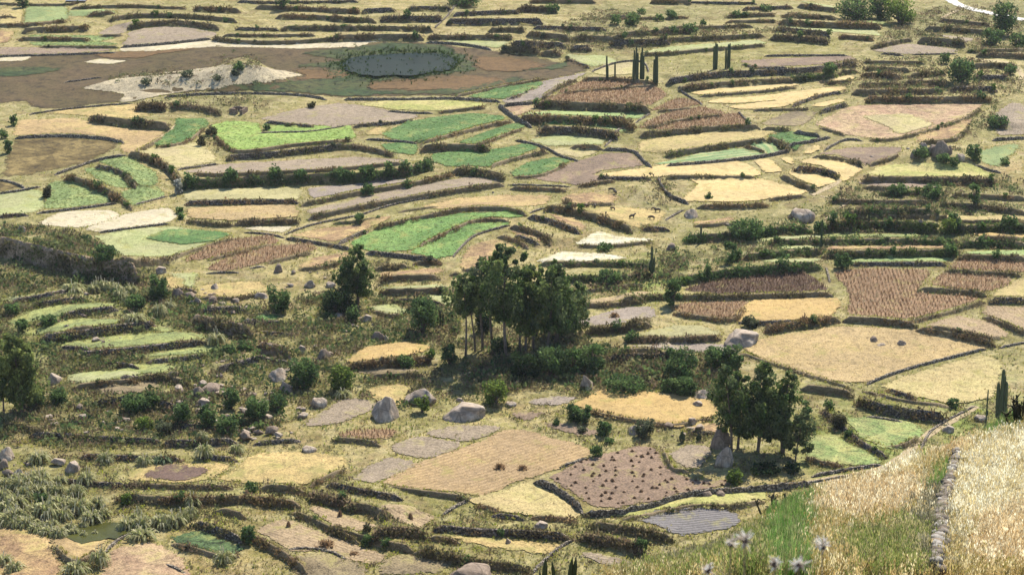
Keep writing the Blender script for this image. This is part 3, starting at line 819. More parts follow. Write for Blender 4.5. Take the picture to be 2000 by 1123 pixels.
# fields whose lower edge has no bank yet stand on a low one of their own
def low_edges():
    allw = np.vstack([resample(w['P'] - [0, w['t'] * .5], 4) for w in WL]); polys = [(l.split(' ', 1)[0], chaikin(parse(l.split(' ', 1)[1]), True, 1, .1)) for l in FIELDS.strip().split('\n')]
    for n_, (k, P) in enumerate(polys):
        if k in 'BNOQXAIS' or (P[:, 1].mean() > 690 and k[0] in 'PKTUD') or any(inside(P.mean(0)[None], q)[0] for j, (k2, q) in enumerate(polys) if j < n_): continue
        xs = np.arange(P[:, 0].min() + 3, P[:, 0].max() - 3, 4.); C = resample(P, 2, True); lo = []
        for x in xs: c = C[np.abs(C[:, 0] - x) < 3]; lo.append((x, c[:, 1].max() if len(c) else np.nan))
        lo = np.array(lo); run = []
        for x, y in list(lo) + [(0, np.nan)]:
            d = np.hypot(allw[:, 0] - x, (allw[:, 1] - y) * 1.2).min() if y == y else 0
            if d > 13 and (not run or abs(y - run[-1][1]) < 9): run.append((x, y))
            else:
                if len(run) > 11: t_ = 4.5 + .004 * run[0][1] + (n_ % 3); WL.append(dict(style='by'[n_ % 4 == 0], t=t_, P=resample(chaikin(np.array(run[::4] + run[-1:]) + [0, 3 + t_ * .5], False, 2), 6), y=np.mean([r[1] for r in run]) + t_))
                run = []
n0_ = len(WL); low_edges(); print('added banks', len(WL) - n0_)
WL.sort(key=lambda w: -w['y'])
for w in WL:
    Q = cast(w['P']); x0 = np.array([0, 0, CAMZ])
    # sight lines slip over steps: smooth the depth a little along the bank
    Qs = Q.copy()
    if len(Q) > 4:
        for _ in range(2): Qs[1:-1] = .25 * Qs[:-2] + .5 * Qs[1:-1] + .25 * Qs[2:]
    D = np.linalg.norm(Qs - x0, axis=1); w['H'] = float(np.mean(w['t'] * D / FPX * 1.04)) * (.8 if w['style'] == 'g' else 1)
    L = resample(Qs, .8); L[:, 2] = h_at(L[:, 0], L[:, 1]); w['L'] = L
    seg = np.gradient(L[:, :2], axis=0); nrm = np.stack([-seg[:, 1], seg[:, 0]], 1); nrm /= np.maximum(np.linalg.norm(nrm, axis=1, keepdims=True), 1e-6)
    view = L[:, :2] / np.linalg.norm(L[:, :2], axis=1, keepdims=True)
    if (nrm * view).sum() < 0: nrm = -nrm
    w['nrm'] = nrm; w['len'] = float(np.linalg.norm(np.diff(L[:, :2], axis=0), axis=1).sum())
    if w['style'] == 's': w['H'] = max(.5, w['H'] * .9); continue
    Hw, LEN = w['H'] * .92, float(np.clip(w['H'] * 11, 10, 34)); w['step'] = Hw
    i0 = max(0, int((L[:, 0].min() - LEN - X0) / GS)); i1 = int((L[:, 0].max() + LEN - X0) / GS) + 2
    j0 = max(0, int((L[:, 1].min() - 2 - Y0) / GS)); j1 = int((L[:, 1].max() + LEN - Y0) / GS) + 2
    gxx, gyy = GX[j0:j1, i0:i1], GY[j0:j1, i0:i1]; best = np.full(gxx.shape, 1e9); side = np.zeros(gxx.shape); kk = np.zeros(gxx.shape, int)
    for k in range(len(L)):
        dx, dy = gxx - L[k, 0], gyy - L[k, 1]; d2 = dx * dx + dy * dy; m = d2 < best
        best[m] = d2[m]; side[m] = (dx * nrm[k, 0] + dy * nrm[k, 1])[m]; kk[m] = k
    d = np.sqrt(best); end = ((kk == 0) | (kk == len(L) - 1)) & (np.abs(side) < d * .7)
    s = kk * .8; tap = np.clip(np.minimum(s, w['len'] - s) / 3 + .15, 0, 1)
    prof = np.clip((d - .1) / .5, 0, 1) * (1 - np.clip((d - .6) / LEN, 0, 1)) ** 1.3
    up = np.where((side > 0) & ~end, prof * Hw * tap, 0); front = L[kk, 2]
    Hc = H[j0:j1, i0:i1]; trend = .05 * (gyy - L[kk, 1])
    H[j0:j1, i0:i1] = np.where(up > .02, np.maximum(Hc, np.minimum(front + up + np.maximum(trend, 0) * np.clip(d / LEN, 0, 1), Hc + up)), Hc)
# ---------------------------------------------------------------- ground sheet
TINT = [  # ground cover: colour and photo outline (2000 px wide)
 ('scrub', '-60,440 120,440 240,500 330,560 430,600 560,590 700,560 770,600 900,560 1140,600 1150,690 1440,690 1450,800 1390,880 1100,760 980,770 900,790 760,800 640,790 560,830 400,880 120,880 -60,860'),
 ('scrub', '1200,520 1340,470 1600,400 1700,340 2060,340 2060,500 1640,520 1340,560'),
 ('scrub', '1020,110 1080,60 1180,10 1330,10 1400,60 1330,100 1180,100'),
 ('scrub', '1680,90 1780,20 1860,0 2060,0 2060,110 1900,90 1800,110'),
 ('scrub', '330,180 460,176 540,200 500,230 300,230 260,215'),
 ('dry', '1620,360 1760,310 2060,310 2060,350 1700,345'),
 ('green', '-60,590 300,600 420,720 300,760 120,740 -60,690'),
 ('lush', '1140,560 1330,500 1330,560 1150,590'),
 ('olive', '-60,880 300,900 640,960 700,1060 520,1090 330,1060 200,1040 -60,1010'),
 ('dry', '-60,1010 200,1045 330,1070 520,1100 640,1140 -60,1140'),
 ('dryscrub', '1150,300 1260,330 1340,370 1310,440 1230,360'),
 ('olive', '900,1010 1130,1000 1300,1040 1300,1140 700,1140 600,980 700,960'),
 ('lush', '1560,770 1800,830 1990,740 1990,860 1700,930 1560,920'),
 ('olive', '1250,60 1640,60 1680,140 1400,150 1280,120')]
TCOL = dict(base=lin(196, 176, 124), scrub=lin(166, 152, 104), dry=lin(192, 162, 112), green=lin(158, 158, 96), lush=lin(158, 168, 88), olive=lin(172, 158, 98), dryscrub=lin(168, 150, 108))
ys = [90.]
while ys[-1] < 1290: ys.append(ys[-1] * (1.0017 if 255 < ys[-1] < 950 else 1.006))
ys = np.array(ys); NC = 660; tt = np.linspace(-.31, .31, NC)
VY, VT = np.meshgrid(ys, tt, indexing='ij'); VX = np.clip(VY * VT + np.sign(VT) * np.abs(VT / .31) ** 3 * 30, X0 + 1, X1 - 1); VZ = h_at(VX, VY)
gp, gd = to_pix(np.stack([VX, VY, VZ], -1)); gpf = gp.reshape(-1, 2)
wx = (fbm(VX, VY, 9).ravel() - .5) * 46; wy = (fbm(VX + 200, VY, 9).ravel() - .5) * 30
n6 = fbm(VX + 17, VY + 5, 3.5).ravel(); gcol = np.tile(np.array(TCOL['base']), (len(gpf), 1)); SCRUBW = np.zeros(len(gpf))
for k, s in TINT:
    po = chaikin(np.array([[float(q) for q in c.split(',')] for c in s.split()]), True, 1)
    # outlines live on the ground: project once, then test in world coordinates, with a ragged soft border
    pw = cast(po)[:, :2]; a_ = np.zeros(len(gpf))
    for q in range(6): a_ += inside(np.stack([VX.ravel() + wx * .15 + [0, 3, -3, 6, -6, 0][q], VY.ravel() + wy * .5 + [4, 9, -9, -3, 3, -15][q]], 1), pw) / 6
    a_ = np.clip((a_ - .5) * 1.2 + .5 + (n6 - .5) * 1.4 * (a_ > .05) * (a_ < .95), 0, 1)[:, None]; gcol = gcol * (1 - a_) + a_ * np.array(TCOL[k])
nz = fbm(VX, VY, 26).ravel(); n3 = fbm(VX + 77, VY - 40, 6).ravel()
mixc = np.clip((nz - .5) * 4 + .5, 0, 1)[:, None]; gcol = gcol * (1 - .5 * mixc) + .5 * mixc * np.array(lin(148, 142, 90))
mixd = np.clip((n3 - .56) * 6, 0, 1)[:, None]; gcol = gcol * (1 - .5 * mixd) + .5 * mixd * np.array(lin(150, 124, 88))
n5 = fbm(VX - 31, VY + 90, 3).ravel(); mixe = np.clip((n5 - .55) * 8, 0, 1)[:, None]; gcol = gcol * (1 - .4 * mixe) + .4 * mixe * np.array(lin(222, 204, 156))
r_ = np.arange(len(ys) - 1)[:, None] * NC + np.arange(NC - 1)[None]; r_ = r_.ravel()
GF = np.stack([r_, r_ + 1, r_ + NC + 1, r_ + NC], 1)
m, t, b = new_mat('dry_grass_ground'); a = N(t, 'ShaderNodeAttribute'); a.attribute_name = 'Col'; co = coords(t)
n1 = noise(t, co, .9, 5, .7); n2 = noise(t, co, 3.5, 3, .7); n0 = noise(t, co, .21, 5, .7)
c_ = mix(t, 1.0, a.outputs['Color'], ramp(t, n1, [(.32, (.45, .47, .4)), (.48, (.95, .97, .9)), (.68, (1.25, 1.22, 1.12))]), 'MULTIPLY')
c_ = mix(t, 1.0, c_, ramp(t, n0, [(.34, (.62, .6, .52)), (.45, (.86, .9, .66)), (.52, (1, 1, 1)), (.62, (1.12, 1.1, 1.0)), (.7, (.92, .84, .74))]), 'MULTIPLY')
c_ = mix(t, 1.0, c_, ramp(t, n2, [(.32, (.5,) * 3), (.55, (1, 1, 1)), (.75, (1.2,) * 3)]), 'MULTIPLY')
t.links.new(c_, b.inputs['Base Color']); bump(t, b, n2, .7, .3)
tag(mesh_obj('ground', np.stack([VX, VY, VZ], -1).reshape(-1, 3), GF, m, None, gcol, True), kind='structure')
# ---------------------------------------------------------------- fields: each a thin sheet of soil or crop on its terrace
FL = []; CROP_H = dict(W=.12, W2=.15, W3=.12, W4=.1, L=.08, L2=.08, G=.06)
for idx, ln in enumerate(FIELDS.strip().split('\n')):
    k, cs = ln.split(' ', 1); P = chaikin(parse(cs), True, 2, .07); P = resample(P, 5, True)
    Q = cast(P)[:, :2]; Q = resample(Q, 1.4, True); e = 1.1 if k not in 'BNOQXA' else 3.4
    Q = Q + e * np.stack([fbm(Q[:, 0], Q[:, 1], 3.2) - .5, 1.5 * (fbm(Q[:, 0] + 50, Q[:, 1], 3.2) - .5)], 1)
    tn = np.roll(Q, -3, 0) - np.roll(Q, 3, 0); no = np.stack([tn[:, 1], -tn[:, 0]], 1); no /= np.maximum(np.linalg.norm(no, axis=1, keepdims=True), 1e-6)
    area2 = (Q[:, 0] * np.roll(Q[:, 1], -1) - np.roll(Q[:, 0], -1) * Q[:, 1]).sum(); Q = Q + no * (.9 if area2 > 0 else -.9)
    c = Q.mean(0); ev, U = np.linalg.eigh(np.cov((Q - c).T)); ax = U[:, 1]; ang = math.atan2(ax[1], ax[0])
    ca, sa = math.cos(-ang), math.sin(-ang); Lq = (Q - c) @ np.array([[ca, sa], [-sa, ca]])
    lo, hi = Lq.min(0), Lq.max(0); st = float(np.clip(math.sqrt(np.prod(hi - lo) / 1500), 1.2, 4))
    uu, vv = np.meshgrid(np.arange(lo[0], hi[0], st), np.arange(lo[1], hi[1], st)); I_ = np.stack([uu.ravel(), vv.ravel()], 1)
    I_ += rng.uniform(-.25, .25, I_.shape) * st; I_ = I_[inside(I_, Lq)]
    if len(I_):
        dm = np.min(((I_[:, None] - Lq[None, ::2]) ** 2).sum(2), 1); I_ = I_[dm > (st * .45) ** 2]
    pts = np.vstack([Lq, I_]); nb = len(Lq)
    try: rv, _, rf, _, _, _ = delaunay_2d_cdt([Vector(p) for p in pts], [(i, (i + 1) % nb) for i in range(nb)], [], 1, 1e-4)
    except Exception as ex: print('cdt', idx, ex); continue
    rv = np.array([tuple(v) for v in rv]); rf = np.array([f for f in rf if len(f) == 3])
    wxy = rv @ np.array([[ca, -sa], [sa, ca]]) + c
    wet = k in 'QA'; zb = h_at(wxy[:, 0], wxy[:, 1]); under = [g_['order'] for g_ in FL if inside(c[None], g_['Q'])[0]]; order = max(under) + .14 if under else .10 + .0003 * idx
    edge = np.sqrt(np.concatenate([np.min(((rv[s_:s_ + 500, None] - resample(Lq, .7, True)[None]) ** 2).sum(2), 1) for s_ in range(0, len(rv), 500)]))
    if wet: zb = np.full(len(zb), np.median(zb))
    hc = CROP_H.get(k, 0); zz = zb + order + hc * (.8 + .4 * fbm(wxy[:, 0], wxy[:, 1], 2.5)) if not wet else zb + order + .05
    cz = float(h_at(Q[:, 0], Q[:, 1]).mean())
    V = np.column_stack([rv, zz - cz])
    nm = FNAME.get(k, 'grass_field'); o = mesh_obj(nm, V, rf, _P[k], None, np.repeat(np.clip(edge / (1.9 if k not in 'BNOX' else 5), 0, 1)[:, None], 3, 1), True)
    o.location = (c[0], c[1], cz); o.rotation_euler = (0, 0, ang); tag(o, kind='structure')
    FL.append(dict(k=k, order=order, Q=Q, c=c, ang=ang, L=Lq, ca=ca, sa=sa, px=P))

# ---------------------------------------------------------------- banks and dry-stone walls
def leaf_template(n, seed, up=.5, w=.2, l=.5, flat=1.0):
    """n leaf quads spread through a rough dome of radius 1 (z from 0 to 1)"""
    g = np.random.default_rng(seed); V = []; F = []
    for i in range(n):
        th = g.uniform(0, 6.283); ph = math.acos(g.uniform(0, 1)); r = g.uniform(.35, 1) ** .6
        p = np.array([r * math.sin(ph) * math.cos(th), r * math.sin(ph) * math.sin(th), r * math.cos(ph) * flat * .85 + .06])
        d = p * (1 - up) + np.array([0, 0, 1.0]) * up + g.normal(0, .35, 3); d /= np.linalg.norm(d)
        s = np.cross(d, g.normal(0, 1, 3)); s /= np.linalg.norm(s); a, b2 = l * g.uniform(.6, 1.3), w * g.uniform(.6, 1.3)
        V += [p - s * b2, p + d * a * .45 - s * b2 * 1.2 + .0, p + d * a, p + d * a * .4 + s * b2 * 1.2]; q = 4 * i; F.append([q, q + 1, q + 2, q + 3])
    return np.array(V), np.array(F)
def blade_template(n, seed, w=.05, bend=.5, spread=.35):
    g = np.random.default_rng(seed); V = []; F = []
    for i in range(n):
        th = g.uniform(0, 6.283); r0 = g.uniform(0, spread); o = np.array([r0 * math.cos(g.uniform(0, 6.28)), r0 * math.sin(g.uniform(0, 6.28)), 0])
        out = np.array([math.cos(th), math.sin(th), 0]) * bend * g.uniform(.3, 1.2); sd_ = np.array([-math.sin(th), math.cos(th), 0]) * w; h = g.uniform(.6, 1.1)
        m_ = o + out * .4 + np.array([0, 0, h * .6]); tp = o + out + np.array([0, 0, h]); q = 6 * i
        V += [o - sd_, o + sd_, m_ + sd_ * .8, m_ - sd_ * .8, tp + sd_ * .25, tp - sd_ * .25]; F += [[q, q + 1, q + 2, q + 3], [q + 3, q + 2, q + 4, q + 5]]
    return np.array(V), np.array(F)
TUFT = [leaf_template(9, 10 + i, .6, .16, .55) for i in range(4)]; BUSH = [leaf_template(14, 20 + i, .3, .2, .42) for i in range(4)]
GRASS = [blade_template(6, 30 + i, .09, .6, .4) for i in range(4)]
PAL_DRY = [lin(160, 136, 108), lin(138, 117, 90), lin(178, 154, 114), lin(130, 121, 82), lin(152, 140, 98), lin(114, 102, 77)]
PAL_OLIVE = [lin(140, 146, 92), lin(158, 158, 102), lin(120, 130, 80), lin(172, 164, 112)]
PAL_GREEN = [lin(104, 126, 72), lin(122, 144, 82), lin(90, 110, 66), lin(138, 152, 92)]
PAL_LIP = [lin(206, 206, 84), lin(178, 190, 72), lin(216, 202, 110), lin(190, 188, 84)]
PAL_STRAW = [lin(220, 200, 130), lin(206, 186, 110), lin(190, 184, 96), lin(228, 210, 150)]
WKIND = dict(b='terrace_bank', g='terrace_bank', y='terrace_bank', k='terrace_wall', s='stone_wall', c='earth_cliff')
WALLOBJ = []; BIGSPOT = []
for w in WL:
    L, nrm, st, Hh = w['L'], w['nrm'], w['style'], w['H']; n = len(L); Lw = w['len']; s = np.arange(n) * .8
    tap = np.clip(np.minimum(s, s[::-1]) / 2.2 + .25, .25, 1); zf = L[:, 2]
    stony = st == 'b' and rng.random() < .28; tone = np.array([1, 1, 1]) * rng.uniform(.82, 1.22) * np.array([[1, 1, 1], [1.1, 1, .88], [.94, 1.02, .9]][int(rng.integers(0, 3))])
    root = empty(WKIND[st], (L[:, 0].mean(), L[:, 1].mean(), zf.mean())); w['root'] = root; org = np.array(root.location)
    if st == 's':
        T = .28; prof = [(-T * 1.2, -.3), (-T, .45), (-T * .75, .95), (0, 1.0), (T * .75, .95), (T, .45), (T * 1.2, -.3)]; rows = []
        for k, (o_, hz) in enumerate(prof):
            jit = .10 * (vnoise(L[:, 0] * 3 + k * 9, L[:, 1] * 3, 1.1) - .5); Q = L[:, :2] + nrm * (o_ + jit)[:, None]
            hh = Hh * tap * (hz + (.5 * (vnoise(L[:, 0] * 2 + 3, L[:, 1] * 2 + k, 1.2) - .5) if hz > .5 else 0)); zz = h_at(Q[:, 0], Q[:, 1]) if hz < 0 else np.maximum(zf, h_at(L[:, 0], L[:, 1]))
            rows.append(np.column_stack([Q, zz + (hh if hz > 0 else -.3)]))
    else:
        step = w['step']; lean = .5 if st != 'c' else .9
        prof = [(-.75, -.15, 0), (-.42, .12, .15), (-.15, .45, .3), (.1, .8, .3), (.42, 1.03, .12), (.95, 1.0, .05)]; rows = []
        for k, (o_, hz, am) in enumerate(prof):
            jit = am * (1.6 if st == 'c' else .9) * (fbm(L[:, 0] + k * 5, L[:, 1] + k * 3, 2.2) - .5) * min(1.6, Hh); Q = L[:, :2] + nrm * (o_ * lean * 1.2 + jit)[:, None]
            if k in (0, 5): z = h_at(Q[:, 0], Q[:, 1]) - .18
            else: z = zf + step * tap * hz + .06
            rows.append(np.column_stack([Q, z]))
    V = np.vstack(rows) - org; m_ = len(rows); i_ = np.arange(n - 1)
    F = np.vstack([np.stack([k * n + i_, k * n + i_ + 1, (k + 1) * n + i_ + 1, (k + 1) * n + i_], 1) for k in range(m_ - 1)])
    if F.size:  # faces look towards the viewer's side
        A, B, C_ = V[F[0, 0]], V[F[0, 1]], V[F[0, 3]]
        if np.cross(B - A, C_ - A)[:2] @ nrm[0] > 0: F = F[:, ::-1]
    mesh_obj(dict(c='earth_face', s='stones').get(st, 'bank_face' if st != 'k' else 'stone_face'), V, F, {'s': M_STONE, 'k': M_DARKSTONE, 'c': M_CLIFF}.get('k' if stony else st, M_BANK), root, None, st not in 's')
    # plants rooted in the bank
    D = np.linalg.norm(org - np.array([0, 0, CAMZ])); B_ = Batch(); lip = Batch()
    dens = dict(b=1.5, g=1.4, y=1.2, k=.45, c=.8, s=.06)[st]; rowsN = max(1, Hh / .75); cnt = int(Lw / .5 * rowsN * dens * np.clip(560 / D, .8, 1.75) * (.55 if stony else 1))
    if cnt:
        si = rng.uniform(0, n - 1, cnt); ii = si.astype(int); fr = (si - ii)[:, None]; jj = np.minimum(ii + 1, n - 1)
        c0 = L[ii] * (1 - fr) + L[jj] * fr; f = rng.uniform(-.05, .95, cnt); hgt = Hh if st == 's' else w['step']
        pos = np.column_stack([c0[:, :2] + nrm[ii] * ((-.45 + f * .75) * (1 if st != 's' else .3))[:, None], c0[:, 2] + hgt * tap[ii] * f * .9 - .1])
        gap = np.clip(fbm(c0[:, 0], c0[:, 1], 4.5) * 1.5 - .25, .18, 1.1); size = np.clip(.34 + .5 * Hh * .5, .36, 1.0) * rng.uniform(.55, 1.2, cnt) * (.6 + .8 * gap)
        if st in 'by': size *= np.where(gap < .40, .55, 1)
        green = dict(b=.22, g=.72, y=.3, k=.5, c=.3, s=.4)[st]; isg = (vnoise(c0[:, 0] + 31, c0[:, 1], 7) * .6 + rng.random(cnt) * .4) < green
        for gsel in (0, 1):
            for v in range(4):
                q = (isg == bool(gsel)) & (np.arange(cnt) % 4 == v)
                if not q.any(): continue
                T_ = BUSH[v] if gsel else TUFT[v]; k_ = q.sum(); sc = np.column_stack([size[q] * rng.uniform(.9, 1.25, k_), size[q], size[q] * rng.uniform(.9, 1.5, k_)])
                VV, FF = replicate(*T_, pos[q] - org, sc, rng.uniform(0, 6.28, k_)); pal = (PAL_GREEN if st == 'g' else PAL_OLIVE) if gsel else PAL_DRY
                B_.add(VV, FF, inst_cols(np.asarray(pal) * tone, k_, len(T_[0])))
        B_.build('scrub_cover', M_SCRUB, root)['kind'] = 'stuff'
    ld = dict(b=.7, g=.35, y=1.8, k=.8, c=1.2, s=.15)[st]; cnt = int(Lw / .45 * ld)
    if cnt:
        ii = rng.integers(0, n, cnt); off = rng.uniform(.1, .95, cnt) if st != 's' else rng.uniform(-.7, .7, cnt); Q = L[ii, :2] + nrm[ii] * off[:, None]
        z = h_at(Q[:, 0], Q[:, 1]); size = rng.uniform(.22, .5, cnt) * (1.2 if st == 'y' else 1)
        for v in range(4):
            q = np.arange(cnt) % 4 == v; k_ = q.sum()
            if k_: VV, FF = replicate(*GRASS[v], np.column_stack([Q[q], z[q]]) - org, size[q], rng.uniform(0, 6.28, k_)); lip.add(VV, FF, inst_cols(PAL_LIP if st != 'b' else PAL_LIP + PAL_STRAW, k_, len(GRASS[v][0])))
        lip.build('grass_lip', M_GRASS, root)['kind'] = 'stuff'
    WALLOBJ.append(dict(o=root, st=st, pxl=w['P'].mean(0) - [0, w['t'] * .5], len=Lw, group=None))
    if st in 'gb' and Hh > .8:
        for _ in range(int(Lw / (5 if st == 'g' else 14))):
            i = int(rng.integers(0, n)); BIGSPOT.append((L[i, 0] + nrm[i, 0] * rng.uniform(-.5, .6), L[i, 1] + nrm[i, 1] * rng.uniform(-.5, .6), zf[i] + w['step'] * rng.uniform(0, .8), Hh * rng.uniform(.5, .85) + .2, st))
# ---------------------------------------------------------------- ground plants nobody could count
def zone_points(s, per_m2, tile=None):
    po = chaikin(np.array([[float(q) for q in c.split(',')] for c in s.split()]), True, 1); pw = cast(resample(po, 8, True))[:, :2]
    lo, hi = pw.min(0), pw.max(0); n = int((hi - lo).prod() * per_m2); Q = rng.uniform(lo, hi, (n, 2)); return Q[inside(Q, pw)]
FIELDPOLY = [(f['Q'], f['Q'].min(0), f['Q'].max(0), f['k']) for f in FL]
def off_fields(Q, allow='BNOXI'):
    keep = np.ones(len(Q), bool)
    for po, lo, hi, k in FIELDPOLY:
        if k in allow and k != '': continue
        c = np.where(((Q > lo) & (Q < hi)).all(1) & keep)[0]
        if len(c): keep[c[inside(Q[c], po)]] = False
    return Q[keep]
def scatter(name, Q, T, size, pal, mat, zsc=1.0, label=None, cat=None):
    B_ = Batch(); Q = np.asarray(Q)
    for v in range(len(T)):
        q = Q[v::len(T)]; k_ = len(q)
        if not k_: continue
        z = h_at(q[:, 0], q[:, 1]) - .04; s_ = rng.uniform(*size, k_); sc = np.column_stack([s_, s_, s_ * zsc * rng.uniform(.8, 1.3, k_)])
        VV, FF = replicate(*T[v], np.column_stack([q, z]), sc, rng.uniform(0, 6.28, k_)); B_.add(VV, FF, inst_cols(pal, k_, len(T[v][0])))
    o = B_.build(name, mat); tag(o, label, cat, None, 'stuff'); return o
def clumpy(Q, s, lo): return Q[rng.random(len(Q)) < np.clip((fbm(Q[:, 0], Q[:, 1], s) - lo) * 5, .04, 1)]
Z_L = '-60,440 120,440 240,500 330,560 430,600 560,590 700,560 770,600 900,560 1140,600 1150,690 1440,690 1450,800 1390,880 1100,760 980,770 900,790 760,800 640,790 560,830 400,880 120,880 -60,860'
Z_R = '1190,530 1340,470 1600,410 1660,350 2060,345 2060,500 1640,510 1340,550'
Q = clumpy(off_fields(zone_points(Z_L, 1.15)), 6, .39); scatter('dry_scrub', Q, TUFT, (.4, 1.1), PAL_DRY + PAL_OLIVE, M_SCRUB, 1.1, 'low brown and olive scrub covering the rocky ravine slope', 'scrub')
Q = clumpy(off_fields(zone_points(Z_L, .40)), 7, .45); scatter('green_scrub', Q, BUSH, (.55, 1.8), PAL_GREEN + PAL_OLIVE, M_SCRUB, 1.0, 'low dark green brush among the rocks of the ravine', 'scrub')
Q = clumpy(off_fields(zone_points(Z_R, .6)), 5, .40); scatter('hillside_scrub', Q, BUSH + TUFT, (.45, 1.2), PAL_GREEN + PAL_OLIVE + PAL_DRY, M_SCRUB, 1.1, 'olive scrub covering the terraced hillside at the right', 'scrub')
FAR = ['1030,110 1080,60 1180,12 1250,40 1330,100 1180,100', '1690,95 1780,30 1860,10 2060,30 2060,110 1900,100 1800,110', '330,185 460,180 540,205 500,225 300,225', '260,200 330,200 330,222 270,222', '1560,140 1660,110 2000,120 2000,200 1650,195',
       '1280,60 1560,55 1560,80 1280,95', '1240,330 1310,350 1330,390 1290,410 1240,370', '400,260 440,260 450,300 400,300', '1780,300 1890,290 1900,318 1780,318', '1880,230 1960,190 1960,240 1890,280', '440,285 520,290 520,310 440,315', '205,150 300,140 400,150 420,165 240,178', '410,110 470,100 500,112 520,140 430,150']
Q = np.vstack([clumpy(off_fields(zone_points(s, .28)), 9, .30) for s in FAR]); q = zone_points('205,152 300,138 400,118 470,106 520,116 570,148 480,166 300,172 220,176', .3); scatter('mound_scrub', clumpy(q, 6, .44), TUFT, (.3, .8), PAL_OLIVE + PAL_DRY, M_SCRUB, .9, 'grey green tufts dotting the white mound in the marsh', 'scrub'); scatter('far_scrub', Q, TUFT + BUSH, (.5, 1.2), PAL_DRY + PAL_OLIVE, M_SCRUB, 1.1, 'grey brown scrub on the far terraces and knolls', 'scrub')
MID = ['230,965 420,985 470,1010 430,1050 330,1040 240,1010', '230,965 420,985 470,1010 430,1050 330,1040 240,1010', '400,860 700,880 700,1000 400,960', '-40,880 300,900 420,980 330,1040 -40,1000', '560,980 1130,1000 1300,1050 1200,1140 620,1140', '640,500 760,500 900,560 760,600 620,590', '960,770 1120,800 1390,830 1390,880 1150,880 960,810', '1570,770 1700,860 1990,740 1990,850 1700,930 1560,930', '350,1000 470,1010 500,1080 360,1050', '1440,880 1570,890 1560,950 1420,950']
Q = np.vstack([clumpy(off_fields(zone_points(s, .6), ''), 6, .36) for s in MID]); scatter('bank_scrub', Q, TUFT + BUSH[:2], (.3, .85), PAL_OLIVE + PAL_DRY + PAL_LIP[:1], M_SCRUB, 1.1, 'brown and olive brush on the slopes between fields', 'scrub')
Q = np.vstack([off_fields(zone_points(s, .7), '') for s in ['-60,560 430,590 430,720 300,770 -60,760', '100,840 400,850 640,800 640,850 420,880 100,870', '600,830 800,810 830,850 700,870', '1570,780 1800,840 1990,750 1990,860 1700,930 1560,930', '1140,560 1330,510 1330,560 1150,590', '600,540 720,560 760,620 640,600']])
scatter('green_grass', clumpy(Q, 5, .38), GRASS, (.3, .6), [lin(160, 176, 96), lin(184, 188, 110), lin(136, 156, 84)], M_GRASS, 1, 'bright green grass between the ravine terraces', 'grass')
Q = clumpy(off_fields(zone_points(Z_L, 1.0), ''), 8, .40); scatter('ravine_grass', Q, GRASS, (.3, .65), PAL_STRAW + PAL_LIP + [lin(160, 176, 96), lin(150, 160, 90)], M_GRASS, 1, 'yellow green rough grass among the rocks of the ravine', 'grass')
Z_M = ['930,690 1050,705 1200,685 1430,675 1425,755 1250,762 1130,748 1000,772 900,765', '1130,560 1340,500 1340,560 1200,580', '800,560 900,560 890,700 800,680']
Q = np.vstack([off_fields(zone_points(s, .75), '') for s in Z_M]); scatter('thicket', clumpy(Q, 7, .30), BUSH + TUFT, (.6, 1.5), PAL_GREEN + PAL_OLIVE[:2] + PAL_DRY, M_SCRUB, 1.1, 'dense dark brush round the feet of the central grove', 'scrub')
# dry grass over all unploughed ground, and along every field edge
yy = 262 * (900 / 262) ** rng.random(170000); xx = rng.uniform(-.27, .27, 170000) * yy
Q = off_fields(np.stack([xx, yy], 1)[rng.random(170000) < np.clip(300 / yy, .25, 1)], ''); Q = clumpy(Q, 7, .35)
scatter('dry_grass', Q, GRASS + TUFT[:1], (.22, .6), PAL_STRAW + PAL_LIP + PAL_OLIVE + PAL_DRY[:3], M_GRASS, 1, 'straw coloured grass on the unploughed ground', 'grass')
E = []
for f in FL:
    if f['k'] in 'BNOQXA': continue
    q = resample(f['Q'], 1.0, True); q = np.vstack([q, q]); q = q[rng.random(len(q)) < np.clip(1.2 * fbm(q[:, 0], q[:, 1], 9), .25, .9)]; E.append(q + rng.normal(0, .5, q.shape))
scatter('field_edge_grass', np.vstack(E), GRASS, (.25, .55), PAL_LIP + PAL_STRAW, M_GRASS, 1, 'yellow green grass fringing the field edges', 'grass')
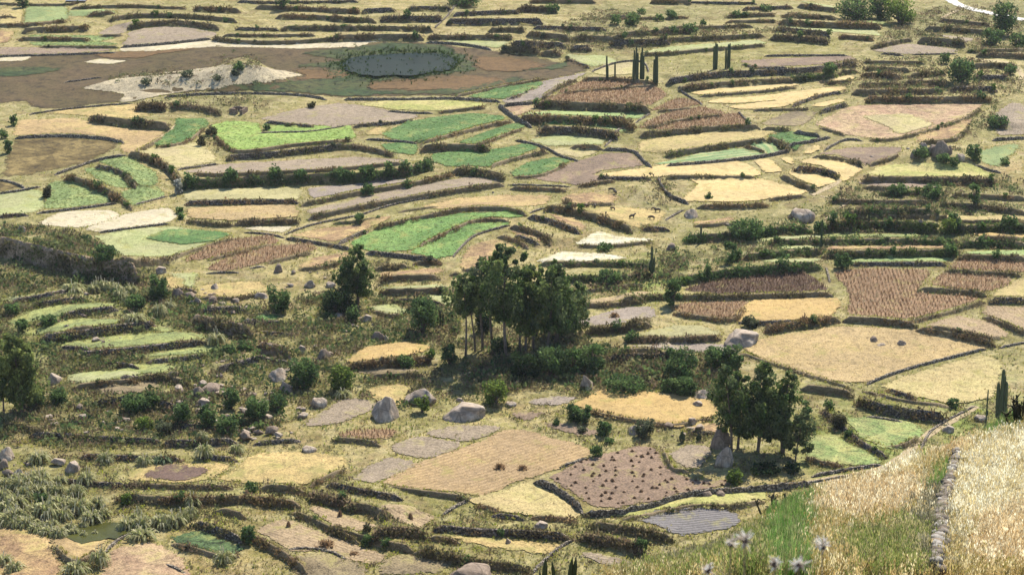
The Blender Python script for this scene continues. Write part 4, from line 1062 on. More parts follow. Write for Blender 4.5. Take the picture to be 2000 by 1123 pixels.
# standing maize: one mass of stalks per field
STALK = [blade_template(5, 60 + i, .10, .45, .15) for i in range(4)]
PM = [lin(206, 172, 132), lin(186, 150, 110), lin(232, 204, 162), lin(154, 122, 92)]; PM2 = [lin(140, 112, 90), lin(118, 94, 76), lin(164, 136, 110)]
def crop(f, dx, dy, T, size, pal, name, zs=1.0, jit=.2):
    lo, hi = f['L'].min(0), f['L'].max(0); u, v = np.meshgrid(np.arange(lo[0], hi[0], dx), np.arange(lo[1], hi[1], dy)); I_ = np.stack([u.ravel(), v.ravel()], 1); I_ += rng.uniform(-jit, jit, I_.shape)
    I_ = I_[inside(I_, f['L'] * .97)]; Q = I_ @ np.array([[f['ca'], -f['sa']], [f['sa'], f['ca']]]) + f['c']; scatter(name, Q, T, size, pal, M_GRASS if 'stalk' in name else M_LEAF, zs)
for f in FL:
    if f['k'] in ('M', 'M2'): crop(f, .75, .95, STALK, (.55, .95) if f['k'] == 'M' else (.6, 1.05), PM if f['k'] == 'M' else PM2, 'maize_stalks')
    elif f['k'] in ('U', 'U2', 'K'): crop(f, 1.1, 1.25 if f['k'] == 'K' else 1.3, STALK[:2], (.2, .4), PM[:3], 'stubble_stalks', 1, .6 if f['k'] != 'K' else .3)
    elif f['k'] in ('G', 'G2', 'L2', 'L'): crop(f, .9, .9, BUSH[:3], (.2, .5), dict(G=[lin(100, 138, 66), lin(116, 150, 74), lin(84, 120, 58), lin(156, 160, 90)], G2=[lin(136, 158, 92), lin(158, 170, 104)], L2=[lin(112, 150, 72), lin(130, 160, 80), lin(160, 166, 92), lin(96, 130, 62)], L=[lin(150, 176, 76), lin(168, 184, 92), lin(130, 158, 70)])[f['k']], 'crop_leaves', .8, .5)
    elif f['k'] in ('W3', 'W4', 'W2'): crop(f, .95, .95, GRASS, (.22, .48), [lin(212, 178, 120), lin(192, 158, 98), lin(228, 198, 140)] if f['k'] != 'W2' else [lin(220, 182, 114), lin(202, 166, 98)], 'wheat_stalks', 1.0, .8)
# weeds and dead tufts standing in the fields
E = []
for f in FL:
    if f['k'] in 'BNOXQAIW': continue
    lo, hi = f['Q'].min(0), f['Q'].max(0); q = rng.uniform(lo, hi, (int((hi - lo).prod() * .22), 2)); q = q[inside(q, f['Q'])]; E.append(clumpy(q, 6, .46))
scatter('field_weeds', np.vstack(E), GRASS + TUFT[:1], (.15, .4), PAL_STRAW + PAL_OLIVE + PAL_DRY[:2], M_GRASS, 1, 'thin weeds and dead tufts standing in the fields', 'weeds')
# reeds round the pond
po = next(f for f in FL if f['k'] == 'Q')['Q']; q = resample(po, .5, True); q = q[rng.random(len(q)) < .75]
q = np.vstack([q + rng.normal(0, sg, q.shape) for sg in (.8, 1.5, 3, 5)]); ip = rng.uniform(po.min(0), po.max(0), (260, 2)); q = np.vstack([q, clumpy(ip[inside(ip, po)], 5, .5)])
scatter('reeds', q, GRASS, (.4, 1.3), [lin(74, 96, 46), lin(92, 106, 54), lin(60, 80, 40)], M_GRASS, 1.0, 'dark green reeds ringing the dark pond', 'reeds')

# ---------------------------------------------------------------- trees, shrubs, rocks, cacti, animals
ITEMS = []        # everything that gets its label at the end: object, noun, category, photo position
def item(o, noun, cat, p, group=None, size=0): ITEMS.append(dict(o=o, noun=noun, cat=cat, px=np.array(p, float), group=group, size=size))
def ground_at(p): return cast([p])[0]
def mpp(P): return np.linalg.norm(np.asarray(P) - np.array([0, 0, CAMZ])) / FPX      # metres per photo pixel there
def tube(B_, pts, rad, col, ns=6):
    pts = np.asarray(pts, float); n = len(pts); T = np.gradient(pts, axis=0); T /= np.maximum(np.linalg.norm(T, axis=1, keepdims=True), 1e-6)
    ref = np.array([1., 0, 0]); A = np.cross(T, ref); bad = np.linalg.norm(A, axis=1) < .2; A[bad] = np.cross(T[bad], [0, 1., 0]); A /= np.linalg.norm(A, axis=1, keepdims=True); Bn = np.cross(T, A)
    th = np.linspace(0, 2 * np.pi, ns, endpoint=False); V = pts[:, None] + np.asarray(rad)[:, None, None] * (np.cos(th)[None, :, None] * A[:, None] + np.sin(th)[None, :, None] * Bn[:, None])
    F = [[i * ns + k, i * ns + (k + 1) % ns, (i + 1) * ns + (k + 1) % ns, (i + 1) * ns + k] for i in range(n - 1) for k in range(ns)]
    B_.add(V.reshape(-1, 3), np.array(F), col)
def leaves(B_, cen, rad, n, size, droop, cols, g, aspect=3.0, jit=.26):
    """n leaf-sized quads spread through ellipsoid clumps cen/rad"""
    k = g.integers(0, len(cen), n); d = g.normal(0, 1, (n, 3)); d /= np.linalg.norm(d, axis=1, keepdims=True); r = g.uniform(.25, 1, n) ** .45
    p = cen[k] + d * r[:, None] * rad[k]; ax = g.normal(0, 1, (n, 3)) * (1 - droop) + np.array([0, 0, -1.6]) * droop + d * .5; ax /= np.linalg.norm(ax, axis=1, keepdims=True)
    sd_ = np.cross(ax, g.normal(0, 1, (n, 3))); sd_ /= np.maximum(np.linalg.norm(sd_, axis=1, keepdims=True), 1e-6); L = size * g.uniform(.6, 1.4, n)[:, None]; w_ = L / aspect
    V = np.stack([p - sd_ * w_ * .3, p + ax * L * .45 - sd_ * w_, p + ax * L, p + ax * L * .5 + sd_ * w_], 1).reshape(-1, 3)
    c = np.asarray(cols)[(k * 7 + 3) % len(cols)] * (1 + jit * g.standard_normal((n, 1))).clip(.5, 1.6)
    B_.add(V, np.arange(4 * n).reshape(-1, 4), np.repeat(c, 4, 0))
EUC = [lin(120, 142, 76), lin(98, 122, 62), lin(148, 162, 92), lin(84, 106, 56), lin(126, 140, 90)]
DARKG = [lin(102, 128, 72), lin(118, 146, 80), lin(88, 112, 66), lin(132, 154, 90)]
LIMEG = [lin(132, 152, 66), lin(112, 136, 58), lin(148, 164, 80)]; GREYG = [lin(112, 120, 86), lin(96, 106, 74), lin(128, 132, 98)]
LEAFYG = [lin(104, 132, 56), lin(88, 116, 50), lin(122, 146, 64)]
BARKC = lin(168, 150, 130)
def eucalyptus(base, h, cw, low, seed, cols=EUC, lean=0, stems=1, nleaf=5200):
    """h height, cw crown width, low = height where the leaves begin (fraction)"""
    g = np.random.default_rng(seed); root = empty('eucalyptus_tree', base); T = Batch(); Cn, Rd = [], []
    for s_ in range(stems):
        off = np.array([g.uniform(-.5, .5), g.uniform(-.3, .3), 0]) * (cw * .35 if stems > 1 else 0); hh = h * (1 if s_ == 0 else g.uniform(.7, .95)); tp = off * 2.2 + np.array([lean * h + g.uniform(-.03, .03) * h, g.uniform(-.05, .05) * h, hh * .96])
        q = np.linspace(0, 1, 9)[:, None]; pts = off + (tp - off) * q + np.column_stack([np.sin(q[:, 0] * 5 + seed) * .012 * h, np.cos(q[:, 0] * 4 + seed) * .01 * h, 0 * q[:, 0]]); pts[0, 2] = -.5
        r0 = .016 * h; tube(T, pts, r0 * (1 - .88 * q[:, 0]) + .02, BARKC)
        nb = int(15 + h * .5)
        for b_ in range(nb):
            f = low + (1 - low) * ((b_ + g.uniform(0, .8)) / nb); o = pts[0] + (pts[-1] - pts[0]) * f; i_ = min(7, int(f * 8)); o = pts[i_] + (pts[i_ + 1] - pts[i_]) * (f * 8 - i_)
            th = b_ * 2.4 + g.uniform(-.5, .5); u_ = (f - low) / max(1e-3, 1 - low); env = cw * .5 * (.55 + .6 * math.sin(math.pi * min(1, u_ * .8 + .18))) * (1.05 - .5 * u_ ** 3)
            reach = env * (g.uniform(.25, 1.15) if b_ % 3 else g.uniform(.9, 1.3)) / (stems ** .35); e = o + np.array([math.cos(th) * reach, math.sin(th) * reach, reach * g.uniform(.25, .7) + .04 * h * (1 - u_)])
            tube(T, [o, (o + e) / 2 + [0, 0, -.06 * reach], e], [r0 * .3 * (1 - .6 * u_), r0 * .2, .02], BARKC, 5)
            rr = env * g.uniform(.15, .34); Cn.append(e); Rd.append([rr, rr, rr * g.uniform(1.1, 2.0)])
            if reach > 1: Cn.append((o * .45 + e * .55)); Rd.append([rr * .7, rr * .7, rr * .8])
            if g.random() < .55: Cn.append(e + [g.uniform(-1, 1) * rr, g.uniform(-1, 1) * rr, -rr * g.uniform(.6, 1.4)]); Rd.append([rr * .6, rr * .6, rr * .9])
        Cn.append(pts[-1]); Rd.append([cw * .1, cw * .1, h * .055])
    T.build('trunk', M_BARK, root, True); B_ = Batch(); leaves(B_, np.array(Cn), np.array(Rd), int(nleaf * 1.45), .032 * cw + .24, .6, cols, g, 2.6); B_.build('crown', M_LEAF, root); return root
def bushy(name, base, w, h, seed, cols=DARKG, nleaf=1600, trunk=True, lf=None):
    g = np.random.default_rng(seed); root = empty(name, base); Cn, Rd = [], []; T = Batch()
    n = int(12 + 2.2 * w); 
    for i in range(n):
        th = i * 2.4; cz = g.uniform(.12, .86); r = math.sqrt(max(0, 1 - (2 * cz - .95) ** 2)) * g.uniform(.45, .78); e = np.array([math.cos(th) * r * w * .5, math.sin(th) * r * w * .5, cz * h])
        rr = w * g.uniform(.13, .2); Cn.append(e); Rd.append([rr, rr, rr * h / w * 1.05 if h < w else rr * 1.05])
        if trunk: tube(T, [[0, 0, -.2], [e[0] * .35, e[1] * .35, e[2] * .55], e], [.035 * w, .02 * w, .008 * w], lin(120, 100, 84), 5)
    if trunk: T.build('trunk', M_BARK, root, True)
    B_ = Batch(); leaves(B_, np.array(Cn), np.array(Rd), nleaf, lf or (.05 * w + .12), .12, cols, g, 1.9); B_.build('crown', M_LEAF, root); return root
def on(p): P = ground_at(p); return P, mpp(P)
# tall eucalypts: base point, top y, crown width px, leaves begin, seed, stems, lean, label
for i, (bp, top, cw, low, st, ln, col, nl, lab) in enumerate([
    (px('E', 730, 985), px('E', 0, 510)[1], 44, .50, 1, .0, EUC, 3600, 'slim eucalyptus with rounded crown, leftmost of the central grove'),
    (px('E', 778, 948), px('E', 0, 540)[1], 30, .52, 1, -.10, EUC, 2200, 'leaning thin eucalyptus just right of the grove\'s leftmost tree'),
    (px('E', 815, 935), px('E', 0, 418)[1], 26, .62, 1, -.03, [lin(124, 134, 98), lin(112, 126, 86)], 2000, 'thin grey-green eucalyptus with a long bare trunk in the central grove'),
    (px('E', 872, 930), px('E', 0, 425)[1], 40, .40, 1, .0, EUC, 4000, 'upright eucalyptus left of the tallest tree in the central grove'),
    (px('E', 955, 985), px('E', 0, 352)[1], 62, .30, 1, -.02, EUC, 8500, 'tallest eucalyptus of the central grove, with ragged pointed top'),
    (px('E', 1052, 960), px('E', 0, 500)[1], 54, .22, 2, .03, [lin(166, 176, 84), lin(142, 158, 74), lin(118, 138, 68)], 5200, 'yellow-green eucalyptus right of the tallest tree in the central grove'),
    (px('E', 1135, 945), px('E', 0, 455)[1], 70, .24, 2, -.03, EUC, 7400, 'broad dense eucalyptus in the middle of the central grove'),
    (px('E', 1215, 900), px('E', 0, 520)[1], 64, .14, 2, .04, EUC, 6400, 'eucalyptus with spreading crown in the right half of the grove'),
    (px('E', 1285, 850), px('E', 0, 565)[1], 54, .08, 2, .05, EUC, 4800, 'rightmost eucalyptus of the central grove beside the pale stubble plot'),
    (px('E', 130, 690), px('E', 0, 362)[1], 46, .22, 2, .0, EUC, 5200, 'lone eucalyptus below the bright green crescent field'),
    (px('E', 72, 690), px('E', 0, 455)[1], 28, .28, 1, -.01, EUC, 2200, 'shorter eucalyptus pressed against the lone tree below the green crescent'),
    (px('G', 158, 232), px('D', 0, 846)[1], 64, .08, 2, .0, [lin(158, 168, 92), lin(136, 150, 80), lin(118, 132, 74)], 9000, 'bushy olive green eucalyptus at the left edge of the photo'),
    (px('G', 22, 225), px('D', 0, 985)[1], 44, .16, 1, .0, EUC, 3000, 'shorter dark tree cut by the left edge of the photo'),
    (px('I', 390, 440), px('F', 0, 1000)[1], 54, .14, 2, .0, EUC, 7000, 'left dense eucalyptus of the lower right clump'),
    (px('I', 480, 440), px('F', 0, 985)[1], 62, .14, 2, .0, EUC, 8500, 'tallest eucalyptus of the lower right clump'),
    (px('I', 630, 455), px('I', 0, 2)[1], 48, .12, 2, .01, EUC, 6500, 'pointed eucalyptus in the right half of the lower right clump'),
    (px('I', 710, 500), px('I', 0, 235)[1], 46, .12, 1, .10, [lin(118, 130, 84), lin(98, 114, 72)], 2800, 'small ragged eucalyptus leaning out at the clump\'s right end')]):
    P, m_ = on(bp); item(eucalyptus(P, (bp[1] - top) * m_ * 1.03, cw * m_ * 1.27, low, 100 + i, col, ln, st, nl), lab, 'tree', bp, size=-1)
# rounded trees and bushes: centre x, base y, width px, height px, kind
BUSHES = '''
d D 1530,728 46 50 round dark green tree above the rocky ravine, left of the lone eucalyptus
d D 870,655 38 44 leafy dark tree beside the cut earth mound at the ravine head
d E 495,842 58 64 big round dark tree between the lone eucalyptus and the central grove
d E 1195,1075 56 54 round dark tree at the foot of the central grove, left of two others
d E 1315,1070 52 52 middle of three round trees at the foot of the central grove
d E 1420,1050 46 58 tallest of three round trees at the right foot of the grove
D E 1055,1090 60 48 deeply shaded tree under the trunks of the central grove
d F 80,1110 62 64 broad leafy tree between the central grove and the lower right clump
d F 270,1040 50 40 low green tree below the long grey boulder
d F 365,1050 40 50 round green tree just left of the lower right clump
d F 970,490 34 28 solitary dark ball-shaped bush above the large maize field
l F 1550,300 30 30 bright green round bush on the second hillside bank from above
d F 1580,270 26 26 darker bush behind the bright green one on the hillside bank
d F 1880,298 32 34 tall dark bush near the right edge on the hillside bank
d F 440,330 70 38 long dense dark thicket on the hillside bank left of the tall cactus
d F 352,465 22 44 narrow upright bush among the agaves left of the tall cactus
d F 390,450 20 22 low bush beside the narrow upright bush
d F 845,300 24 26 bright bush at the tip of the tall cactus
d F 40,690 32 54 dark feathery tree at the left end of the grassy hillside bank
d F 1560,420 28 24 rounded dark bush at the right end of the agave bank
d F 1460,105 40 26 dark bush on the upper scrub slope of the hillside
d F 1270,95 40 22 low dark bush on the scrub slope left of another
d F 1690,140 18 44 narrow bright green tree on the upper scrub slope
g F 460,810 30 22 grey green bush growing on the long grey boulder
d F 235,110 12 12 small bush at the edge of the pale gold field
d G 1665,95 58 58 round dark tree beside the white boulders in the ravine
l G 1870,115 46 46 lime green bush at the tip of the grey ploughed strip in the ravine
l H 890,185 48 44 lime green bush behind the biggest pale boulder
l H 490,230 28 32 green bush between the two pale boulders
d H 1322,280 30 34 left of two dark bushes under the golden plot
d H 1380,285 28 32 right of two dark bushes under the golden plot
d H 1490,355 26 34 dark upright bush below the golden plot
d H 1445,472 22 22 round green bush at the right corner of the striped stubble field
g H 1712,362 36 34 grey bush below the right end of the golden plot
d H 1222,300 12 12 small dark bush left of the two under the golden plot
d H 1518,398 18 12 small dark bush at the edge of the shock field
g H 1365,340 18 12 small grey bush below the golden plot
d G 1140,300 36 36 round bush amid the boulders in the middle of the left ravine
d G 1240,352 40 34 bright green bush at the lower edge of the boulder slope
d G 1300,310 26 28 small green bush above the boulder slope's lower edge
d G 1410,275 46 44 large dark bush amid boulders left of the grey ploughed strip
d G 1520,225 34 30 dark bush at the upper right of the boulder slope
d G 1270,210 30 38 upright dark bush on the boulder slope
d G 740,225 54 34 wide dark bush at the left part of the boulder slope
d G 830,200 30 30 dark bush beside the wide one on the boulder slope
d G 320,180 34 28 green bush right of the bushy tree at the left edge
d G 195,200 36 40 green undergrowth tree at the foot of the tree at the left edge
d G 1000,290 34 36 olive bush left of the round one amid the boulders
l G 790,330 34 26 olive bush at the lower left of the boulder slope
g G 900,350 32 24 grey-olive bush at the foot of the boulder slope
d G 225,735 30 22 dark bush in the pampas grass swamp
l G 690,735 20 22 green bush above the brown bank left of the swamp
d G 1380,665 24 20 olive bush at the left end of the mossy bank
d G 1360,940 28 30 dark bush where two banks meet beside the weedy hollow
d D 120,835 24 22 dark bush at the left end of the green terraces
d D 270,800 30 20 low dark bush between the upper green terraces
d D 65,745 28 24 dark bush at the upper left of the green terraces
d D 580,455 40 26 dark bush on the rim of the bare earth cliff
d D 745,715 34 28 leafy bush below the pampas row
d D 590,530 18 16 small bush below the cliff
d D 1255,955 28 18 low green bush at the ravine's terrace edge
d D 1345,940 30 20 low green bush right of another on the ravine's terrace edge
d D 990,220 12 14 small bush on the path corner beside the pale plots
d D 985,190 12 14 small bush just above another on the path corner
w D 978,80 14 30 white flowering bush at the corner of the pale plots
b D 258,100 16 26 brown leafless bush at the corner of the left green plots
d E 110,780 22 28 dark bush in the shade below the lone eucalyptus
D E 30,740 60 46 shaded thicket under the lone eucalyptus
d E 640,1020 28 42 dark pointed tree below the central grove's left side
d E 400,1030 34 24 olive bush below the small golden plot of the ravine
l E 60,1110 28 24 lime bush left of the brown slope below the small golden plot
d E 1515,575 44 30 broad green bush on the bank right of the grove
d E 1490,390 30 14 low dark bush under the straw strewn plots
d E 145,245 18 20 dark bush on the bank by the brown strip
d E 190,90 24 22 dark bush in the hedge below the long hedge
d E 410,50 16 16 small dark bush at the right end of the lower hedge
d E 1640,890 30 20 dark bush between pale strips right of the grove
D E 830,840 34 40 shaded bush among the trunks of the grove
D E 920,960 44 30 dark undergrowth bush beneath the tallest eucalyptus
d C 1615,465 50 48 solitary round dark tree on the terraces at the upper right
d C 1850,195 46 62 dark tree below the dirt road at the upper right
d C 1790,250 44 30 dark low tree at the foot of the tree below the road
d C 1930,262 34 26 dark bush at the right edge below the road
d C 1040,108 72 44 large dark tree, left of the trio at the top
d C 1170,104 46 46 middle dark tree of the trio at the top
l C 1285,128 58 46 right tree of the trio at the top with yellower leaves
d C 1530,350 18 22 small dark bush left of the curving sand path
d C 130,188 34 20 dark round bush on the upper right terraces
d C 40,190 18 16 small dark bush left of the dark round bush
d C 390,98 18 14 small bush in the upper terraces
d C 435,95 12 10 smaller bush right of another on the upper terraces
d C 550,62 22 12 low bush on a terrace left of the tree trio
d C 205,140 10 10 tiny dark bush on the reddish terrace
d C 25,92 18 12 low bush by the knoll
d C 1580,912 18 18 dark green bush below the rock pile
d C 1690,880 28 28 bright bush right of the rock pile
d C 1520,895 26 18 dark bush at the foot of the rock pile
d C 1400,865 30 20 olive bush left of the rock pile
d C 1820,700 40 22 dark bush beside the grey plot at the right edge
d C 1890,410 20 18 bush where hedge meets terrace, left of the round tree
d C 1860,905 14 14 small bush in the green plot at the right edge
d C 900,410 26 20 olive bush beside the gold terrace tip
g C 740,445 24 16 pale grey bush above the gold strip
d A 125,42 22 28 dark tree at the top edge, left corner
d A 1550,36 26 28 dark tree at the top edge left of centre
d B 720,30 70 28 wide dark grove tree at the top edge
d B 1190,75 18 18 small dark bush at the end of the long far bank
d B 1550,135 20 18 dark bush on the far knoll
d B 1640,138 30 22 larger dark bush right of the far knoll
d B 1690,80 18 12 small green bush above the far knoll
d B 1860,100 22 12 low bush upper right of the far knoll
d B 1790,118 18 14 round bush on the terrace right of the knoll
b A 1160,740 22 16 round brown-green bush at the left end of the lime field
b A 1105,800 14 20 dark bush on the scrubby slope left of the lime field
d A 1462,712 14 12 small round bush inside the lime green field
b A 1705,592 14 12 lone bush on the sandy slope right of the ruin
d A 1310,385 22 15 green bush on top of the white mound
g A 1290,412 14 9 green bush on the flank of the white mound
g A 1195,438 18 9 dark bush at the foot of the white mound
g A 1030,425 22 13 grey bush clump on the ridge of the white mound
g A 800,462 20 11 grey bush low on the left of the white mound
d A 45,840 14 26 upper bush of the hedge at the left edge
d A 75,690 13 20 bush of the hedge at the left edge beside the tan field
d A 20,760 13 16 bush in the left edge hedge
d A 1265,1010 26 32 tallest bush of the long dark hedge at its left
d A 1505,985 26 24 bright bush in the middle of the long dark hedge
d A 1650,980 26 22 leafy bush in the right half of the long dark hedge
d A 1040,1025 26 22 low bush at the left end of the long dark hedge
d B 60,990 30 22 bush near the right end of the long dark hedge
d B 190,980 34 24 dark bush in the right end of the long dark hedge
d B 520,920 16 20 pointed bush closing the long dark hedge
l I 380,620 30 28 olive bush in the shade below the lower right clump
d I 1575,200 24 16 round bush in the right hand gold field
b I 950,310 30 26 dry bush on the bank between the two green plots
d I 895,215 20 20 dry bush at the head of the bank between green plots
d I 1000,370 16 18 dry bush casting a shadow on the green plot
d I 770,240 18 26 small dark bush right of the lower right clump
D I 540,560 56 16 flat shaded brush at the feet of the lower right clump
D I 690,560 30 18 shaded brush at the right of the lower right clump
d I 100,130 44 30 dark bush by the golden plot's right end
d I 20,120 30 26 dark bush above the golden plot
d H 1600,110 80 26 long low dark thicket above the golden plot
d H 1930,130 40 30 dark thicket at the right top of the golden plot
b H 190,880 14 16 dark bush between stubble strips in the foreground terraces
d H 190,955 22 20 dark bush at the corner of a foreground bank
d H 1690,985 26 24 dark bush at the end of the mossy bank by the grassy hill
'''
BK = dict(d=DARKG, D=[lin(60, 80, 44), lin(70, 90, 50)], l=LIMEG, g=GREYG, b=[lin(118, 112, 78), lin(100, 98, 64)], w=[lin(226, 222, 206), lin(190, 190, 168)])  # D: leaf colours painted darker, as shade under the tall trees
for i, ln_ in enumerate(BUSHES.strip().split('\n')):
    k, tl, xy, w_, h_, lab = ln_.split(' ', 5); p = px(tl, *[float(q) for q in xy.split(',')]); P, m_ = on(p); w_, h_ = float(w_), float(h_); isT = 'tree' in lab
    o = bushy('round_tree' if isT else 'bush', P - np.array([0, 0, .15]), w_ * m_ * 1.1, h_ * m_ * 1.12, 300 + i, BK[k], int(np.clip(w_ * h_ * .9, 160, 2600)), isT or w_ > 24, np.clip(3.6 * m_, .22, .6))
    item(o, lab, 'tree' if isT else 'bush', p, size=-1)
# repeated shrubs rooted in the banks
protos = []
for v in range(5):
    o = bushy('shrub', (0, 0, 0), 1.9, 1.7 if v % 2 else 2.1, 700 + v, [DARKG, DARKG, LEAFYG, GREYG, DARKG][v], 190, False, .36); protos.append(o)
random.shuffle(BIGSPOT); used = set()
SHRUBL = ('small leafy shrub rooted in the scrub of a terrace bank', 'shrubs along the terrace banks')
for i, (x, y, z, s_, st) in enumerate(BIGSPOT[:285]):
    v = i % 5; src = protos[v]
    if v in used:
        o = src.copy(); COL.objects.link(o)
        for ch in src.children: c2 = ch.copy(); COL.objects.link(c2); c2.parent = o
    else: o = src; used.add(v)
    o.location = (x, y, z - .15); o.scale = (s_ * random.uniform(.5, .8),) * 2 + (s_ * random.uniform(.5, .8),); o.rotation_euler = (0, 0, random.uniform(0, 6.28)); tag(o, SHRUBL[0], 'shrub', SHRUBL[1])
# ---------------------------------------------------------------- boulders
def rock_mesh(seed, sub=4, flat=.75):
    g = np.random.default_rng(seed); bm = bmesh.new(); bmesh.ops.create_icosphere(bm, subdivisions=sub, radius=1)
    nrm = g.normal(0, 1, (18, 3)); nrm /= np.linalg.norm(nrm, axis=1, keepdims=True); off = g.uniform(.5, .85, 18); ph = g.uniform(0, 9, 6)
    for v in bm.verts:
        p = np.array(v.co)
        for n_, o_ in zip(nrm, off):
            d = p @ n_ - o_
            if d > 0: p = p - n_ * d * .96
        p *= 1 + .03 * math.sin(5 * p[0] + ph[0]) * math.sin(4 * p[1] + ph[1]) + .035 * math.sin(9 * p[2] + ph[2] + 6 * p[0]) + .02 * math.sin(17 * p[1] + ph[3]) * math.sin(15 * p[0] + ph[4])
        v.co = (p[0], p[1], p[2] * flat + flat * .45)
    me = bpy.data.meshes.new('boulder'); bm.to_mesh(me); bm.free()
    me.polygons.foreach_set('use_smooth', np.ones(len(me.polygons), bool)); return me
RM = [rock_mesh(40 + i, 4 if i < 5 else 3) for i in range(9)]
for i, me in enumerate(RM): me.materials.append(M_ROCK if i % 3 else M_DARKROCK)
ROCKS = '''
H 290,262 56 48 1 tall rounded brown boulder above the small maize plot
H 480,175 64 34 2 flat pale boulder at the stream's edge
H 725,255 86 36 4 wide flat-topped pale boulder, broadest by the stream
H 1395,105 28 36 5 upright pale rock above the golden plot's left end
F 735,222 52 36 7 big dark-fronted boulder beside the gold field on the right
F 140,208 28 18 1 dark boulder left of the scrubby plot below the gold field
F 415,895 76 32 4 long smooth grey boulder at the corner of the wheat field
F 1300,910 20 13 5 white boulder standing in the large pale wheat field
F 1140,890 18 12 3 brown rock left of the white boulder in the wheat field
F 1180,912 20 6 2 low flat stones left of the white boulder in the wheat field
I 320,520 40 44 2 grey boulder in the shade below the lower right tree clump
I 300,420 42 46 6 dark boulder at the left foot of the lower right tree clump
I 175,195 24 14 4 white boulder at the right end of the golden plot
I 200,150 36 18 1 brown-grey boulder behind the golden plot's right end
I 150,285 18 16 8 small pale rock on the bare knoll beside the golden plot
D 1530,1095 40 24 1 white boulder left of the round dark ravine tree
G 1570,120 28 28 5 upright white boulder with shaded foot left of the dark ravine tree
G 1740,195 34 28 7 pale boulder at the head of the grey ploughed strip
G 1150,125 54 20 3 long brown rock slab at the top of the boulder slope
G 1110,190 34 18 4 tilted flat rock on the boulder slope
G 1085,150 28 26 6 rounded brown rock on the boulder slope
G 40,485 30 26 1 grey boulder at the left edge, upper of two
G 20,535 22 20 3 reddish boulder at the left edge, lower of two
G 100,585 24 20 2 blue-grey boulder just right of the left edge pair
G 400,550 30 26 4 white rock pile in the bright patch left of the dark plot
G 300,70 26 24 5 pale boulder right of the bushy tree at the left edge
G 1240,270 26 14 2 white flat rock between bushes on the boulder slope
G 1690,440 30 16 7 pale stone heap at the bank below the small maize plot
D 125,288 18 16 5 pale rock on the cliff top at the left
D 1775,985 28 24 6 dark boulder above the round ravine tree
D 1650,950 20 20 4 pale boulder left of the dark one above the ravine tree
D 1085,680 16 15 5 round stone at the end of the row on the ravine rim
D 1040,655 28 16 6 long brown stone in the row on the ravine rim
D 1165,675 24 14 3 brown stone in the middle of the ravine rim row
D 1220,688 16 10 8 pale stone right of the middle of the ravine rim row
D 975,650 26 22 6 dark stone at the left end of the ravine rim row
D 1180,602 16 12 1 squat stone alone in the stony meadow
D 1700,590 22 16 2 grey boulder in the bank of the stony meadow
D 1810,585 20 14 7 grey boulder at the right of the stony meadow bank
D 1525,508 20 18 3 brown pointed rock above the stony meadow
D 875,505 28 14 4 white rocks at the meadow's left end
D 1440,650 28 14 5 pale slab left of the round dark tree
D 1295,670 16 12 8 pale stone right of the ravine rim row
E 185,775 22 16 4 pale boulder left of the big round dark tree
E 245,880 30 20 6 dark jagged rock left of the big round dark tree
E 295,892 10 18 5 slanted white slab below the dark jagged rock
E 1265,812 18 10 4 pale rock behind the right end of the grove
H 700,170 18 9 5 small white rock behind the broadest pale boulder
H 750,30 14 10 4 pale rock in the shade above the stream
H 1650,345 26 18 1 pale rock at the lower right edge of the golden plot
H 962,950 11 14 5 egg-shaped stone standing on the foreground terrace
H 1140,860 30 16 4 grey boulder in the foreground bank below the straw triangle
H 760,1125 96 22 3 row of dark rocks cut by the bottom edge
C 1505,850 34 32 6 largest dark rock of the rock pile at the right
C 1410,822 14 22 7 upright rock at the left of the rock pile
C 1465,840 22 18 3 middle rock of the rock pile
C 1555,842 16 18 6 rounded rock right of the rock pile's largest
C 1610,875 18 18 7 pale cracked rock at the right foot of the rock pile
C 1365,860 16 16 3 brown rock at the lower left of the rock pile
I 1550,335 24 16 4 grey rock beside the stone walled path
I 1720,270 26 16 7 grey rock pile below the cypress-like cactus
I 230,690 26 12 6 left dark rock below the long stone wall
I 300,690 24 12 3 right dark rock below the long stone wall
B 880,1060 5 5 5 tiny white stone on the grass above the crescent field
H 970,190 24 12 7 dark rock right of the lime bush by the stream
F 1400,252 10 8 5 small pale rock on the hillside bank
F 30,385 22 14 3 brown rock on the grass left of the agaves
F 345,255 12 8 8 small pale rock in the red-brown patch under the big boulder
'''
def rock(p, w_, h_, v, lab):
    P, m_ = on(p); o = bpy.data.objects.new('boulder', RM[v % 9]); COL.objects.link(o); o.location = P - np.array([0, 0, .24 * h_ * m_])
    o.scale = (w_ * m_ * .60, w_ * m_ * random.uniform(.46, .6), h_ * m_ * 1.06); o.rotation_euler = (0, 0, random.uniform(-.5, .5)); return o
for ln_ in ROCKS.strip().split('\n'):
    tl, xy, w_, h_, v, lab = ln_.split(' ', 5); p = px(tl, *[float(q) for q in xy.split(',')]); item(rock(p, float(w_), float(h_), int(v), lab), lab, 'rock', p, size=-1)
RZ = ['330,770 400,745 560,770 620,820 560,860 420,860 330,830', '370,560 480,580 520,610 420,620 360,600', '560,660 660,680 640,720 540,740', '60,790 200,800 330,840 120,850', '1230,830 1400,820 1400,860 1240,850', '640,560 740,600 760,680 680,680', '-20,850 160,880 160,960 -20,940', '1090,690 1180,680 1200,740 1120,750', '130,560 300,540 330,600 200,700 120,640', '380,680 640,700 560,750 400,740', '1660,300 1780,270 1860,300 1760,330', '560,520 680,530 680,570 540,570']
k = 0
